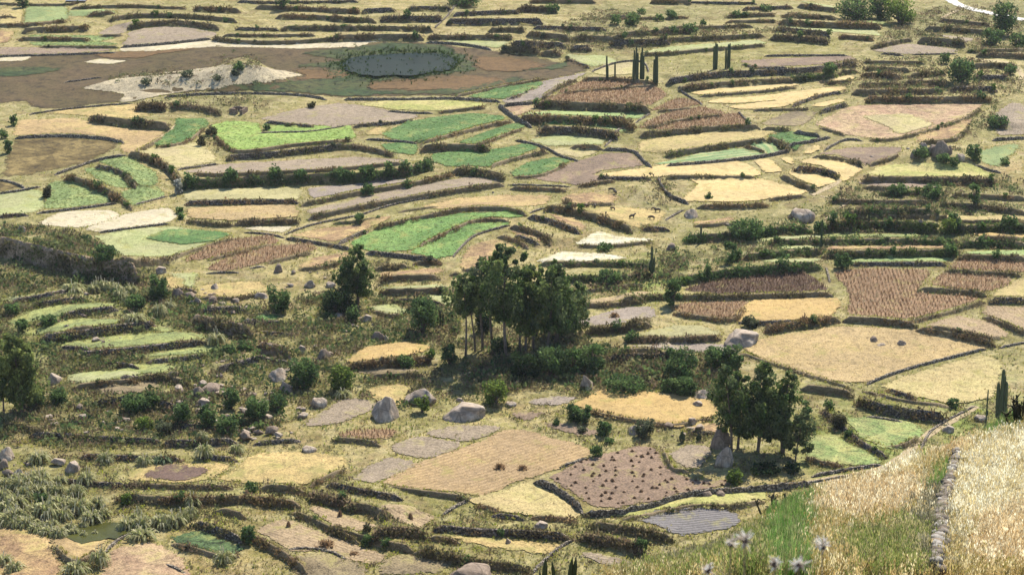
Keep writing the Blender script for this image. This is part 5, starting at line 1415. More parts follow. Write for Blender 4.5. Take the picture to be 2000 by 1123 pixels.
for s, n_ in zip(RZ, [110, 20, 24, 26, 14, 22, 14, 8, 16, 26, 6, 10]):
    q = zone_points(s, .5); q = q[rng.permutation(len(q))[:n_]]
    for x, y in q:
        o = bpy.data.objects.new('stone', RM[5 + k % 4]); COL.objects.link(o); s_ = float(rng.choice([.4, .6, .85, 1.3], p=[.36, .3, .22, .12])) * rng.uniform(.8, 1.2)
        s_ *= 1.15 if k < 110 else 1.0; o.location = (x, y, h_at(x, y) + .12 * s_); o.scale = (s_ * rng.uniform(.7, 1.4), s_ * rng.uniform(.6, 1.0), s_ * rng.uniform(.45, 1.0)); o.rotation_euler = (0, 0, rng.uniform(0, 6)); k += 1
        tag(o, 'loose grey-brown stone lying in the scrub and rough grass of the slopes', 'stone', 'loose stones on the slopes')
# ---------------------------------------------------------------- pampas grass
def fountain(n, seed):
    g = np.random.default_rng(seed); V = []; F = []
    for i in range(n):
        th = g.uniform(0, 6.283); rr = g.uniform(.35, 1.0); hh = g.uniform(.55, 1.0) * (1.15 - .45 * rr); u = np.array([math.cos(th), math.sin(th), 0]); s_ = np.array([-u[1], u[0], 0]) * .05; q = len(V)
        for t_, z in ((.1, 0), (.42, .74), (.74, .95), (.96, .62), (1.06, .2)): p = u * t_ * rr + np.array([0, 0, z * hh]); w_ = 1.0 if t_ < .8 else .5; V += [p - s_ * w_, p + s_ * w_]
        F += [[q + 2 * k, q + 2 * k + 1, q + 2 * k + 3, q + 2 * k + 2] for k in range(4)]
    return np.array(V), np.array(F)
PAMT = [fountain(90, 80 + i) for i in range(3)]; PAL_PAM = [lin(230, 222, 158), lin(208, 206, 140), lin(242, 234, 184), lin(184, 188, 118)]
def pampas(p, w_, h_, v, col=None):
    P, m_ = on(p); B_ = Batch(); T_ = PAMT[v % 3]; c = inst_cols(col or PAL_PAM, 90, 10, .14); V = T_[0] * np.array([w_ * m_ * .82, w_ * m_ * .82, h_ * m_ * .82]); B_.add(V, T_[1], c); root = empty('pampas_grass', P); B_.build('leaf_tuft', M_GRASS, root)
    Pl = Batch(); g = np.random.default_rng(v)
    for _ in range(3):
        th = g.uniform(0, 6.28); e = np.array([math.cos(th) * .25 * w_ * m_, math.sin(th) * .25 * w_ * m_, h_ * m_ * g.uniform(.85, 1.1)]); tube(Pl, [[0, 0, 0], e * .6, e * .82, e * .92, e], [.015, .015, .07, .08, .01], lin(236, 226, 196, .7), 5)
    Pl.build('plume', M_GRASS, root)['kind'] = 'stuff'; return root
PAMS = '''D 515,620 22 24|D 545,605 24 26|D 575,610 24 26|D 610,610 22 26|D 640,630 24 26|D 660,655 26 26|D 720,625 22 22|D 700,680 22 22|D 400,615 40 22|D 740,775 34 20|D 875,745 26 30|D 930,705 20 18|D 1185,905 30 34
G 580,498 30 24|G 795,512 28 24|G 890,500 30 18|G 1120,468 32 30|G 1300,448 26 22|G 780,922 44 28|G 1228,1048 32 30|G 545,1070 32 44|G 215,500 34 28|G 120,650 40 34|G 235,640 36 34|G 170,625 30 26
G 40,640 34 26|G 20,700 26 26|G 85,740 36 30|G 140,700 30 34|G 40,770 34 26|G 60,830 50 26|G 150,850 34 24|G 255,800 46 42|G 330,745 36 30|G 430,775 40 38|G 350,810 30 28|G 500,830 34 30|G 240,860 26 16
G 200,880 26 18|G 270,895 30 20|G 325,905 28 22|G 385,865 18 14|G 405,892 16 14|G 460,855 16 14|G 460,905 12 10|G 700,865 30 28|G 780,860 36 30|G 885,850 40 28|G 960,850 34 34|G 1000,830 24 30|G 420,1110 40 32|G 20,1060 30 26|G 80,1100 30 26|G 250,890 20 14|G 520,895 10 8|G 760,790 12 18|G 1110,370 20 18|G 1880,150 26 24'''
k = 0
for ln_ in PAMS.replace('\n', '|').split('|'):
    tl, xy, w_, h_ = ln_.split(' '); p = px(tl, *[float(q) for q in xy.split(',')]); o = pampas(p, float(w_), float(h_), k, [lin(150, 170, 120), lin(132, 156, 104), lin(178, 190, 140)] if k == 15 else None); k += 1
    item(o, 'pale tussock of pampas grass', 'pampas grass', p, 'pampas grass tussocks')
q = zone_points('-20,915 60,900 150,930 200,960 230,1000 150,1040 60,1045 -20,1020', .06); q = np.vstack([q, zone_points('240,1000 400,960 380,1040 270,1050', .02)]); q = q[rng.permutation(len(q))[:48]]
TUS = []
for x, y in q:
    pp_, _ = to_pix(np.array([x, y, float(h_at(x, y))])); src = None
    if len(TUS) < 4: o = pampas(pp_, rng.uniform(24, 34), rng.uniform(22, 30), len(TUS)); TUS.append(o)
    else:
        src = TUS[int(rng.integers(0, 4))]; o = src.copy(); COL.objects.link(o)
        for ch in src.children: c2 = ch.copy(); COL.objects.link(c2); c2.parent = o
        s_ = rng.uniform(.55, 1.15); o.scale = (s_, s_, s_); o.rotation_euler = (0, 0, rng.uniform(0, 6.28)); o.location = (x, y, h_at(x, y))
    tag(o, 'pale green tussock among the dense tussocks of the swampy hollow at the lower left', 'tussock', 'dense tussocks in the swampy hollow')
# ---------------------------------------------------------------- columnar cacti
CACC = [lin(98, 108, 74), lin(84, 96, 66)]
m, t, b = new_mat('cactus_skin'); a = N(t, 'ShaderNodeAttribute'); a.attribute_name = 'Col'; t.links.new(a.outputs['Color'], b.inputs['Base Color']); M_CACT = m
def cactus_stem(pts, r, parent, col):
    B_ = Batch(); ns = 14; pts = np.asarray(pts, float); q = resample(pts, .35) if len(pts) > 2 or True else pts; n = len(q); rad = np.full(n, r); s = np.linspace(0, 1, n); rad *= .82 + .22 * np.sin(s * 3 + r); L = np.linalg.norm(q[-1] - q[0])
    tail = np.clip((1 - s) * L / (r * 1.6), 0, 1); rad *= np.sqrt(np.clip(1 - (1 - tail) ** 2, .02, 1))
    th = np.linspace(0, 2 * np.pi, ns, endpoint=False); rib = 1 + .16 * np.where(np.arange(ns) % 2, 1, -1)
    V = q[:, None] + np.stack([np.cos(th)[None] * rad[:, None] * rib[None], np.sin(th)[None] * rad[:, None] * rib[None], np.zeros((n, ns))], -1)
    F = [[i * ns + k, i * ns + (k + 1) % ns, (i + 1) * ns + (k + 1) % ns, (i + 1) * ns + k] for i in range(n - 1) for k in range(ns)]
    B_.add(V.reshape(-1, 3), np.array(F), col); return B_.build('stem', M_CACT, parent)
def cactus(P, stems, m_):
    root = empty('columnar_cactus', P)
    for dx, h_, w_, z0 in stems:
        c = CACC[int(rng.integers(0, 2))]; x = dx * m_; y = rng.uniform(-.4, .4) * abs(x)
        pts = [[x * (.2 if z0 else 1), y * .3, z0 * m_ - .2], [x * (.9 if z0 else 1), y, z0 * m_ + (.5 * abs(x) if z0 else h_ * m_ * .3)], [x + rng.uniform(-.1, .1), y, h_ * m_]]; cactus_stem(pts, w_ * m_ * .42, root, c)
    return root
for p, stems, lab in [
    (px('B', 1502, 440), [(0, 48, 4.0, 0), (2, 28, 3, 0)], 'single tall cactus column, leftmost of the row above the maize terrace'),
    (px('B', 1547, 425), [(0, 30, 3.6, 0)], 'short cactus column beside the leftmost one of the row'),
    (px('B', 1660, 440), [(-3, 58, 4.2, 0), (1, 64, 4.2, 0), (4, 52, 4, 0), (-5, 40, 3.6, 0)], 'dense cactus cluster in the middle of the row above the maize terrace'),
    (px('B', 1690, 435), [(-1, 52, 4, 0), (2, 62, 4.2, 0), (5, 46, 3.6, 0)], 'taller cactus cluster just right of the row\'s middle one'),
    (px('B', 1768, 470), [(-3, 52, 4, 0), (0, 60, 4, 0), (3.5, 58, 4, 0)], 'cactus cluster closing the row at its right end'),
    (px('C', 272, 382), [(-3, 46, 4, 0), (0, 52, 4, 0), (2.5, 50, 4, 0)], 'left of the two cactus groups on the dry far terrace'),
    (px('C', 338, 378), [(-3, 40, 4, 0), (1, 48, 4, 0), (4, 50, 3.6, 0)], 'right of the two cactus groups on the dry far terrace'),
    (px('F', 852, 392), [(0, 60, 4.5, 0), (-2, 24, 4, 0)], 'slender cactus pole rising from the agave bank on the hillside'),
    (px('F', 192, 352), [(0, 36, 4.5, 0)], 'short cactus pole left of the dark thicket on the hillside'),
    (px('E', 1748, 535), [(0, 62, 5, 0), (-4, 34, 4.5, 10), (4, 40, 4.5, 8)], 'dark cactus with close arms right of the grove'),
    (px('I', 1835, 290), [(0, 108, 9, 0), (-7, 80, 8, 8), (7, 84, 8, 10), (3, 96, 8, 0), (-3, 60, 8, 0), (9, 50, 7, 6)], 'massive dark cactus beside the walled path at the right edge'),
    (px('I', 1755, 300), [(0, 72, 3, 0), (2, 30, 3, 20)], 'thin bare cactus pole left of the massive one'),
    (px('H', 1915, 395), [(0, 24, 6, 0), (-4, 18, 5, 3), (4, 18, 5, 3)], 'squat cactus near the dark boulder by the lower right clump'),
    (px('I', 180, 385), [(0, 16, 5, 0), (-3, 10, 4, 2), (4, 12, 4, 2)], 'small cactus right of the squat one'),
    (px('E', 590, 800), [(-6, 26, 4, 0), (0, 30, 4, 0), (5, 24, 4, 0)], 'small cactus clump right of the big round dark tree')]:
    P, m_ = on(p); item(cactus(P, stems, m_), lab, 'cactus', p, size=-1)
# ---------------------------------------------------------------- cattle
def skin_animal(name, verts, edges, rad, mat, root_i=0):
    me = bpy.data.meshes.new(name); me.from_pydata(verts, edges, []); o = bpy.data.objects.new(name, me); COL.objects.link(o)
    sm = o.modifiers.new('skin', 'SKIN'); bm = bmesh.new(); bm.from_mesh(me); lay = bm.verts.layers.skin.verify()
    for v, r_ in zip(bm.verts, rad): v[lay].radius = (r_, r_)
    bm.verts.ensure_lookup_table(); bm.verts[root_i][lay].use_root = True; bm.to_mesh(me); bm.free(); sm.use_smooth_shade = True
    sb = o.modifiers.new('sub', 'SUBSURF'); sb.levels = 1; sb.render_levels = 2; me.materials.append(mat); return o
def hide_mat(n, c):
    m, t, b = new_mat(n); co = coords(t); q = noise(t, co, 2.2, 2); t.links.new(mix(t, q, scl(c, .8), scl(c, 1.2)), b.inputs['Base Color']); b.inputs['Roughness'].default_value = .6; return m
HIDE = [hide_mat('dark_hide', lin(70, 56, 46)), hide_mat('brown_hide', lin(112, 84, 62))]; M_HORN = hide_mat('horn', lin(200, 190, 170))
def cow(mat, grazing):
    hd = (1.05, 0, .62) if grazing else (1.12, 0, 1.42); mz = (1.22, 0, .28) if grazing else (1.42, 0, 1.26); nk = (.88, 0, 1.02) if grazing else (.86, 0, 1.28)
    V = [(0, 0, 1.02), (.35, 0, 1.03), (.62, 0, 1.08), nk, hd, mz, (-.4, 0, 1.06), (-.72, 0, 1.12)]; E_ = [(0, 1), (1, 2), (2, 3), (3, 4), (4, 5), (0, 6), (6, 7)]; r_ = [.34, .33, .28, .18, .15, .09, .33, .24]
    for sx, x in ((2, .52), (7, -.68)):
        for s in (-1, 1):
            k = len(V); hk = -.06 if x < 0 else .02
            V += [(x, s * .17, .80), (x + hk, s * .18, .46), (x + (.04 if x < 0 else 0), s * .18, .06)]; E_ += [(sx, k), (k, k + 1), (k + 1, k + 2)]; r_ += [.14, .075, .06]
    k = len(V); V += [(-.94, 0, 1.05), (-1.0, 0, .6)]; E_ += [(7, k), (k, k + 1)]; r_ += [.04, .03]
    for s in (-1, 1): k = len(V); V += [(hd[0] - .05, s * .2, hd[2] + .12)]; E_ += [(4, k)]; r_ += [.04]
    o = skin_animal('cow', V, E_, r_, mat); Hn = Batch()
    for s in (-1, 1): tube(Hn, [(hd[0] - .02, s * .08, hd[2] + .12), (hd[0], s * .2, hd[2] + .24), (hd[0] + .06, s * .22, hd[2] + .38)], [.035, .03, .008], lin(200, 190, 170))
    Hn.build('horns', M_HORN, o, True); return o
cows = [cow(HIDE[0], True), cow(HIDE[0], False), cow(HIDE[1], True)]; seen = set()
for tl, x, y, v, rz, sc, lab in [('E', 1640, 218, 1, .5, 1, 'dark cow standing lower left in the tan pasture, facing right'), ('E', 1748, 224, 0, 2.7, 1, 'dark cow nearest the camera at the right of the tan pasture'), ('E', 1780, 184, 1, 3.3, 1, 'dark cow standing right, above the nearest one'),
    ('E', 1757, 172, 2, .4, .75, 'brown calf behind the two right-hand cows'), ('E', 1527, 72, 0, 0.1, 1.05, 'dark cow grazing at the top of the pasture beside another'), ('E', 1549, 84, 1, 1.9, .95, 'dark cow seen end-on beside the topmost grazing cow'),
    ('E', 1383, 156, 2, .2, .85, 'brown cow grazing farthest left in the pasture'), ('E', 1438, 158, 1, 1.6, .8, 'small dark cow second from the left in the pasture'), ('E', 1535, 172, 2, 2.6, .8, 'brown cow grazing in the middle of the pasture'), ('E', 1497, 193, 0, 1.3, .6, 'small dark calf in the middle of the pasture')]:
    p = px(tl, x, y); P, m_ = on(p)
    if v in seen:
        o = cows[v].copy(); COL.objects.link(o)
        for ch in cows[v].children: c2 = ch.copy(); COL.objects.link(c2); c2.parent = o
    else: o = cows[v]; seen.add(v)
    o.location = P; o.rotation_euler = (0, 0, rz); o.scale = (sc * .95,) * 3; item(o, lab, 'cow', p, 'cattle grazing in the tan pasture', -1)
# ---------------------------------------------------------------- hay heaps and maize shocks
HAY = [lin(176, 140, 100), lin(150, 116, 80), lin(196, 160, 116)]; SHK = [lin(160, 130, 102), lin(140, 112, 86), lin(178, 148, 114)]
HEAPT = blade_template(70, 95, .07, .35, .5)
def heap(name, P, w_, h_, cols, cone):
    V = HEAPT[0].copy()
    if cone: rr = np.clip(V[:, 2], 0, 1); V[:, :2] *= (1.15 - .85 * rr)[:, None]
    else: V[:, :2] *= 1.6; V[:, 2] *= np.exp(-(V[:, 0] ** 2 + V[:, 1] ** 2) * .6)
    V = V * np.array([w_ * .62, w_ * .62, h_]); o = mesh_obj(name, V, HEAPT[1], M_SCRUB, None, inst_cols(cols, 70, 6)); o.location = P; return o
for tl, x, y, w_, h_, cn, lab in [('H', 915, 540, 20, 13, 0, 'heap of dry maize stalks in the striped stubble field, left of two'), ('H', 1040, 545, 18, 11, 0, 'heap of dry maize stalks in the striped stubble field, right of two'), ('G', 1785, 965, 30, 15, 0, 'wide heap of stalks in the lower left stubble field'),
    ('H', 115, 1008, 20, 6, 0, 'flat scattered heap near the foreground bank'), ('E', 1545, 758, 18, 11, 0, 'heap of stalks on the grey plot right of the grove'), ('H', 425, 818, 18, 15, 1, 'dark cone of stacked stalks on the foreground stubble strip'), ('H', 40, 803, 16, 15, 1, 'dark stalk cone on the upper left foreground strip'),
    ('G', 1582, 860, 15, 14, 1, 'dark stalk cone at the head of the lower left stubble field')]:
    p = px(tl, x, y); P, m_ = on(p); item(heap('stalk_heap', P, w_ * m_, h_ * m_, SHK if cn else HAY, cn), lab, 'heap', p, size=-1)
f = next(f for f in FL if f['k'] == 'U3'); lo, hi = f['L'].min(0), f['L'].max(0); k = 0; proto = None
for u in np.arange(lo[0] + 1.6, hi[0], 2.7):
    for v in np.arange(lo[1] + 1.4, hi[1], 2.5):
        q = np.array([[u + rng.uniform(-1.5, 1.5), v + rng.uniform(-1.0, 1.0)]])
        if not inside(q, f['L'] * .93)[0]: continue
        xy = (q @ np.array([[f['ca'], -f['sa']], [f['sa'], f['ca']]]) + f['c'])[0]; P = (xy[0], xy[1], h_at(xy[0], xy[1]) + .1)
        if proto is None: o = proto = heap('maize_shock', P, 1.05, .5, SHK, True)
        else: o = proto.copy(); COL.objects.link(o); o.location = P
        s_ = rng.uniform(.75, 1.2); o.scale = (s_ * 1.15, s_, s_ * rng.uniform(.8, 1.1)); o.rotation_euler = (0, 0, rng.uniform(0, 6.28)); tag(o, 'small dark shock of cut stalks standing in rows on the brown stubble field', 'shock', 'stalk shocks in the brown field')
# ---------------------------------------------------------------- ruin, shed, road
p = px('A', 1308, 618); P, m_ = on(p); root = empty('roofless_hut', P, R(-18)); Wd, Dp, Hh, th_ = 28 * m_, 26 * m_, 10 * m_, .5
def box(B_, x0, x1, y0, y1, z0, z1, seg=8):
    g = np.random.default_rng(int(abs(x0 * 100 + y0 * 37)) % 999); L_ = max(x1 - x0, y1 - y0); ax = 0 if x1 - x0 > y1 - y0 else 1; n = max(2, int(L_ / .5)); V = []
    for i in range(n + 1):
        a_ = i / n; top = z1 - g.uniform(0, .18) * (z1 - z0)
        for (u, z) in ((0, z0), (1, z0), (1, top), (0, top)): V.append((x0 + (x1 - x0) * a_, y0 + (y1 - y0) * u, z) if ax == 0 else (x0 + (x1 - x0) * u, y0 + (y1 - y0) * a_, z))
    F = [[i * 4 + k, i * 4 + (k + 1) % 4, i * 4 + 4 + (k + 1) % 4, i * 4 + 4 + k] for i in range(n) for k in range(4)] + [[3, 2, 1, 0], [n * 4, n * 4 + 1, n * 4 + 2, n * 4 + 3]]
    B_.add(np.array(V), np.array(F), (.3, .3, .3))
M_ADOBE = stone_mat('adobe_stone', lin(214, 182, 152), lin(140, 116, 96), 3)
for (x0, x1, y0, y1) in ((-Wd / 2, Wd * .12, -Dp / 2, -Dp / 2 + th_), (Wd * .3, Wd / 2, -Dp / 2, -Dp / 2 + th_), (-Wd / 2, Wd / 2, Dp / 2 - th_, Dp / 2), (-Wd / 2, -Wd / 2 + th_, -Dp / 2 + th_, Dp / 2 - th_), (Wd / 2 - th_, Wd / 2, -Dp / 2 + th_, Dp / 2 - th_)):
    B_ = Batch(); box(B_, x0, x1, y0, y1, -.6, Hh); B_.build('wall', M_ADOBE, root)
item(root, 'small roofless stone hut between the marsh and the lime green field', 'hut', p, size=-1)
p = px('A', 420, 10); P, m_ = on(p); root = empty('shed', P); B_ = Batch(); Wd = 36 * m_
for (x0, x1, y0, y1) in ((-Wd / 2, Wd / 2, -1.8, -1.5), (-Wd / 2, Wd / 2, 1.5, 1.8), (-Wd / 2, -Wd / 2 + .3, -1.5, 1.5), (Wd / 2 - .3, Wd / 2, -1.5, 1.5)): box(B_, x0, x1, y0, y1, -.8, .75)
B_.build('wall', M_ADOBE, root); m, t, b = new_mat('pale_sheet_roof'); b.inputs['Base Color'].default_value = (.42, .45, .48, 1); b.inputs['Roughness'].default_value = .5
mesh_obj('roof', [(-Wd / 2 - .3, -2.2, .75), (Wd / 2 + .3, -2.2, .75), (Wd / 2 + .3, 2.2, 1.5), (-Wd / 2 - .3, 2.2, 1.5), (-Wd / 2 - .3, -2.2, .83), (Wd / 2 + .3, -2.2, .83), (Wd / 2 + .3, 2.2, 1.58), (-Wd / 2 - .3, 2.2, 1.58)], np.array([[3, 2, 1, 0], [4, 5, 6, 7], [0, 1, 5, 4], [1, 2, 6, 5], [2, 3, 7, 6], [3, 0, 4, 7]]), m, root)
item(root, 'low shed with pale metal roof at the top left edge', 'shed', p, size=-1)
def path_strip(name, s, w_, mat, dz):
    P = resample(chaikin(parse(s), False, 2), 5); Q = cast(P); Q = resample(Q, 1.5)
    for _ in range(3): Q[1:-1] = .25 * Q[:-2] + .5 * Q[1:-1] + .25 * Q[2:]
    d = np.gradient(Q[:, :2], axis=0); n_ = np.stack([-d[:, 1], d[:, 0]], 1); n_ /= np.linalg.norm(n_, axis=1, keepdims=True); rows = []
    for o_ in (-1, -.4, .4, 1):
        q = Q[:, :2] + n_ * (o_ * w_ / 2 * (.8 + .4 * vnoise(Q[:, 0], Q[:, 1] + o_, 3)))[:, None]; rows.append(np.column_stack([q, h_at(q[:, 0], q[:, 1]) + (dz if abs(o_) < .9 else dz * .3)]))
    V = np.vstack(rows); n = len(Q); i_ = np.arange(n - 1); F = np.vstack([np.stack([k * n + i_, k * n + i_ + 1, (k + 1) * n + i_ + 1, (k + 1) * n + i_], 1) for k in range(3)])
    tag(mesh_obj(name, V, F, mat, None, None, True), kind='structure')
M_ROAD = earth_mat('pale_dirt', lin(244, 236, 222, .6), lin(226, 214, 194, .6)); M_PATH = earth_mat('path_dirt', lin(222, 198, 154), lin(196, 172, 128))
path_strip('dirt_road', 'C 1540,-12 1590,22 1640,42 1720,62 1800,78 1880,95 1975,112', 4.6, M_ROAD, .35)
path_strip('path', 'C 1600,60 1550,80 1515,105', 1.8, M_PATH, .25)
path_strip('path', 'F 800,90 870,60 930,30 960,0', 1.6, M_PATH, .2); path_strip('path', 'F 880,220 950,170 1000,120', 1.3, M_PATH, .2); path_strip('path', 'F 850,95 930,105 1000,125', 1.0, M_PATH, .2)
path_strip('path', 'I 800,615 950,590 1130,560 1250,520 1330,450 1400,380 1480,320 1600,260 1700,200', 2.2, M_PATH, .2)
path_strip('path', 'C 1690,335 1800,330 1900,350 1955,400 1950,440', 2.4, M_PATH, .2)
path_strip('path', 'A 850,770 920,730 970,690', 1.2, M_PATH, .15); path_strip('path', 'E 1090,1105 1160,1050 1240,970', 1, M_PATH, .15)

# ---------------------------------------------------------------- the grassy hillside we stand on
CRU = np.array([-900, 600, 950, 1110, 1200, 1260, 1330, 1400, 1450, 1490, 1530, 1600, 1680, 1750, 1800, 1850, 1900, 1950, 2000, 2100, 2300.])
CRV = np.array([1600, 1420, 1240, 1150, 1118, 1100, 1075, 1052, 1030, 1005, 965, 938, 918, 900, 878, 862, 845, 820, 792, 740, 690.])
CRV = CRV + np.interp(CRU, [1000, 1250, 1420, 1480, 1560, 1800, 2000], [16, 46, 66, 64, 56, 48, 40])
CRD = np.interp(CRU, [1100, 1500, 2000, 2300], [62, 78, 100, 112])
def hill_T(u, d):
    """depression (tangent) of the hillside, d metres out along photo column u"""
    v = np.interp(u, CRU, CRV); dc = np.interp(u, CRU, CRD); tc = np.tan(PITCH + np.arctan((v - 561.5) / FPX)); db = dc * .62
    tb = np.maximum(tc + .008, np.tan(PITCH + np.arctan((1123 + np.maximum(0, v - 1080) * 1.0 + 25 - 561.5) / FPX)) )
    near = 1.75 / np.maximum(d, .5) + (tb - 1.75 / db); f = np.clip((d - db) / (dc - db), 0, 1)
    mid = tb + (tc - tb) * f ** .85; zc = dc * tc; far = (zc + (d - dc) * .62 + .004 * (d - dc) ** 2 * 0) / np.maximum(d, 1)
    return np.where(d < db, near, np.where(d <= dc, mid, far))
def hill_at(u, d):
    a = (np.asarray(u, float) - 1000) / FPX; y = np.asarray(d, float) * math.cos(0); x = a * d * 1.04; z = CAMZ - d * hill_T(u, d)
    z = z + .18 * (fbm(x, y, 4) - .5) * np.clip(d / 30, 0, 1)
    return np.stack(np.broadcast_arrays(x, y, z), -1)
def hill_cast(u, v):
    """point of the hillside seen at photo point u, v"""
    d = np.linspace(15, 115, 1500); dc = np.interp(u, CRU, CRD); d = d[d <= dc]; P = hill_at(u, d); q, _ = to_pix(P); k = int(np.argmin(np.abs(q[:, 1] - v))); u2 = u + (u - q[k, 0]); P = hill_at(u2, d[k]); return P
uu = np.concatenate([np.arange(-900, 1080, 60), np.arange(1080, 2110, 9), np.arange(2110, 2310, 40)]).astype(float); dd = np.concatenate([np.arange(.6, 30, 1.2), np.arange(30, 112, .5), np.arange(112, 300, 4)])
UU, DD = np.meshgrid(uu, dd, indexing='ij'); HP = hill_at(UU, DD); n2_ = len(dd); i_, j_ = np.meshgrid(np.arange(len(uu) - 1), np.arange(n2_ - 1), indexing='ij'); q = (i_ * n2_ + j_).ravel()
HF = np.stack([q, q + n2_, q + n2_ + 1, q + 1], 1)
hc = np.tile(np.array(lin(176, 152, 104)), (HP.shape[0] * n2_, 1)); nz = fbm(HP[..., 0].ravel(), HP[..., 1].ravel(), 8)[:, None]
hc = hc * (1 - np.clip((nz - .5) * 5, 0, 1)) + np.clip((nz - .5) * 5, 0, 1) * np.array(lin(146, 134, 84))
tag(mesh_obj('hillside', HP.reshape(-1, 3), HF, bpy.data.materials['dry_grass_ground'], None, hc, True), kind='structure')
# tall dry oats, in patches of straw, russet and green (photo outlines, laid on the hillside)
def patch_poly(s): return np.array([[float(q) for q in c.split(',')] for c in s.split()])
PG = [('green', '1490,985 1590,940 1600,1000 1590,1100 1570,1165 1485,1165 1500,1060'), ('green', '1810,940 1860,900 1850,1000 1800,1010'), ('green2', '1640,1080 1800,1040 1800,1140 1640,1140'), ('green2', '1100,1100 1300,1060 1500,1040 1490,1160 1100,1160'), ('green', '1910,850 1990,790 2000,860 1920,880'),
      ('russet', '1600,960 1790,950 1800,1010 1700,1050 1610,1040'), ('russet', '1900,1000 2000,960 2010,1140 1880,1140'), ('grey', '1250,1090 1440,1050 1460,1100 1300,1140'), ('russet', '1780,900 1900,860 1900,890 1800,910'), ('grey', '1795,1010 1850,960 1835,1140 1790,1140'), ('straw', '1870,900 2010,860 2010,1000 1880,1060 1850,1140 1860,960'), ('straw', '1590,930 1800,905 1800,945 1600,950')]
HPAL = dict(straw=[lin(252, 242, 206, .76), lin(242, 222, 166, .64), lin(232, 208, 146, .6), lin(252, 242, 206, .7)], russet=[lin(230, 200, 146, .65), lin(216, 180, 124, .6), lin(240, 216, 166, .68), lin(248, 232, 190, .75)], green=[lin(130, 172, 78), lin(108, 150, 64), lin(156, 190, 98), lin(186, 188, 122), lin(176, 170, 110)], green2=[lin(166, 172, 92), lin(190, 184, 112), lin(214, 198, 138), lin(140, 156, 80)],
            grey=[lin(160, 150, 116), lin(138, 134, 96), lin(186, 176, 140)], mixed=[lin(228, 200, 136, .58), lin(210, 180, 114, .54), lin(188, 172, 98, .5), lin(240, 222, 168, .64)])
OAT = [blade_template(14, 200 + i, .017, .42, .32) for i in range(6)]
def oat_head(T, seed):
    g = np.random.default_rng(seed); V, F = T; V = list(V); F = list(F); n = len(T[0]) // 6
    for i in range(n):      # drooping spikelets at the tip of each stem
        tp = T[0][6 * i + 4]; 
        for _ in range(3):
            p = tp + np.array([g.normal(0, .05), g.normal(0, .05), g.uniform(-.16, .03)]); a_ = np.array([g.normal(0, .02), g.normal(0, .02), -.11]); s_ = np.array([g.normal(0, 1), g.normal(0, 1), 0]); s_ = s_ / np.linalg.norm(s_) * .021; q = len(V)
            V += [p, p + a_ * .5 + s_, p + a_, p + a_ * .5 - s_]; F.append([q, q + 1, q + 2, q + 3])
    return np.array(V), np.array(F)
OATH = [oat_head(t_, 300 + i) for i, t_ in enumerate(OAT)]; FEATHER = [blade_template(26, 400 + i, .016, .30, .25) for i in range(4)]
n = 36000; u = rng.uniform(1060, 2060, n); dc = np.interp(u, CRU, CRD); d = dc * np.sqrt(rng.uniform(.38, 1.06, n)); P = hill_at(u, d); pp, _ = to_pix(P); kinds = np.array(['mixed'] * n, dtype=object)
wob = np.stack([60 * (fbm(P[:, 0], P[:, 1], 3) - .5), 40 * (fbm(P[:, 0] + 60, P[:, 1], 3) - .5)], 1) + rng.normal(0, 7, (n, 2))
for k, s in PG: kinds[inside(pp + wob, patch_poly(s))] = k
WALLU = np.array([[1868, 912], [1858, 950], [1850, 985], [1840, 1010], [1838, 1050], [1832, 1090], [1826, 1135]]); ww = np.interp(pp[:, 1], WALLU[:, 1], WALLU[:, 0]); ok = ~((np.abs(pp[:, 0] - ww) < 8 + 9 * fbm(P[:, 0], P[:, 1], 1.5)) & (pp[:, 1] > 905)); ok &= (pp[:, 1] < 1160)
cov = fbm(P[:, 0], P[:, 1], 1.6); ok &= rng.random(n) < np.clip((cov - .22) * 4, .15, 1)
def hill_mass(name, sel, T, size, label):
    B_ = Batch(); 
    for kind in HPAL:
        for v in range(len(T)):
            q = np.where(sel & (kinds == kind) & (np.arange(n) % len(T) == v))[0]
            if len(q): s_ = rng.uniform(*size, len(q)); VV, FF = replicate(*T[v], P[q] - [0, 0, .05], np.column_stack([s_, s_, s_ * rng.uniform(.8, 1.25, len(q))]), rng.uniform(0, 6.28, len(q))); B_.add(VV, FF, inst_cols(HPAL[kind], len(q), len(T[v][0]), .14))
    tag(B_.build(name, M_OAT), label, 'grass', None, 'stuff')
isgreen = np.isin(kinds, ['green']); hill_mass('wild_oats', ok & ~isgreen, OATH, (.6, 1.05), 'tall pale wild oats glowing on the near hillside'); hill_mass('green_feathery_weed', ok & isgreen, FEATHER, (.55, 1.0), 'bright green feathery weeds on the near hillside')
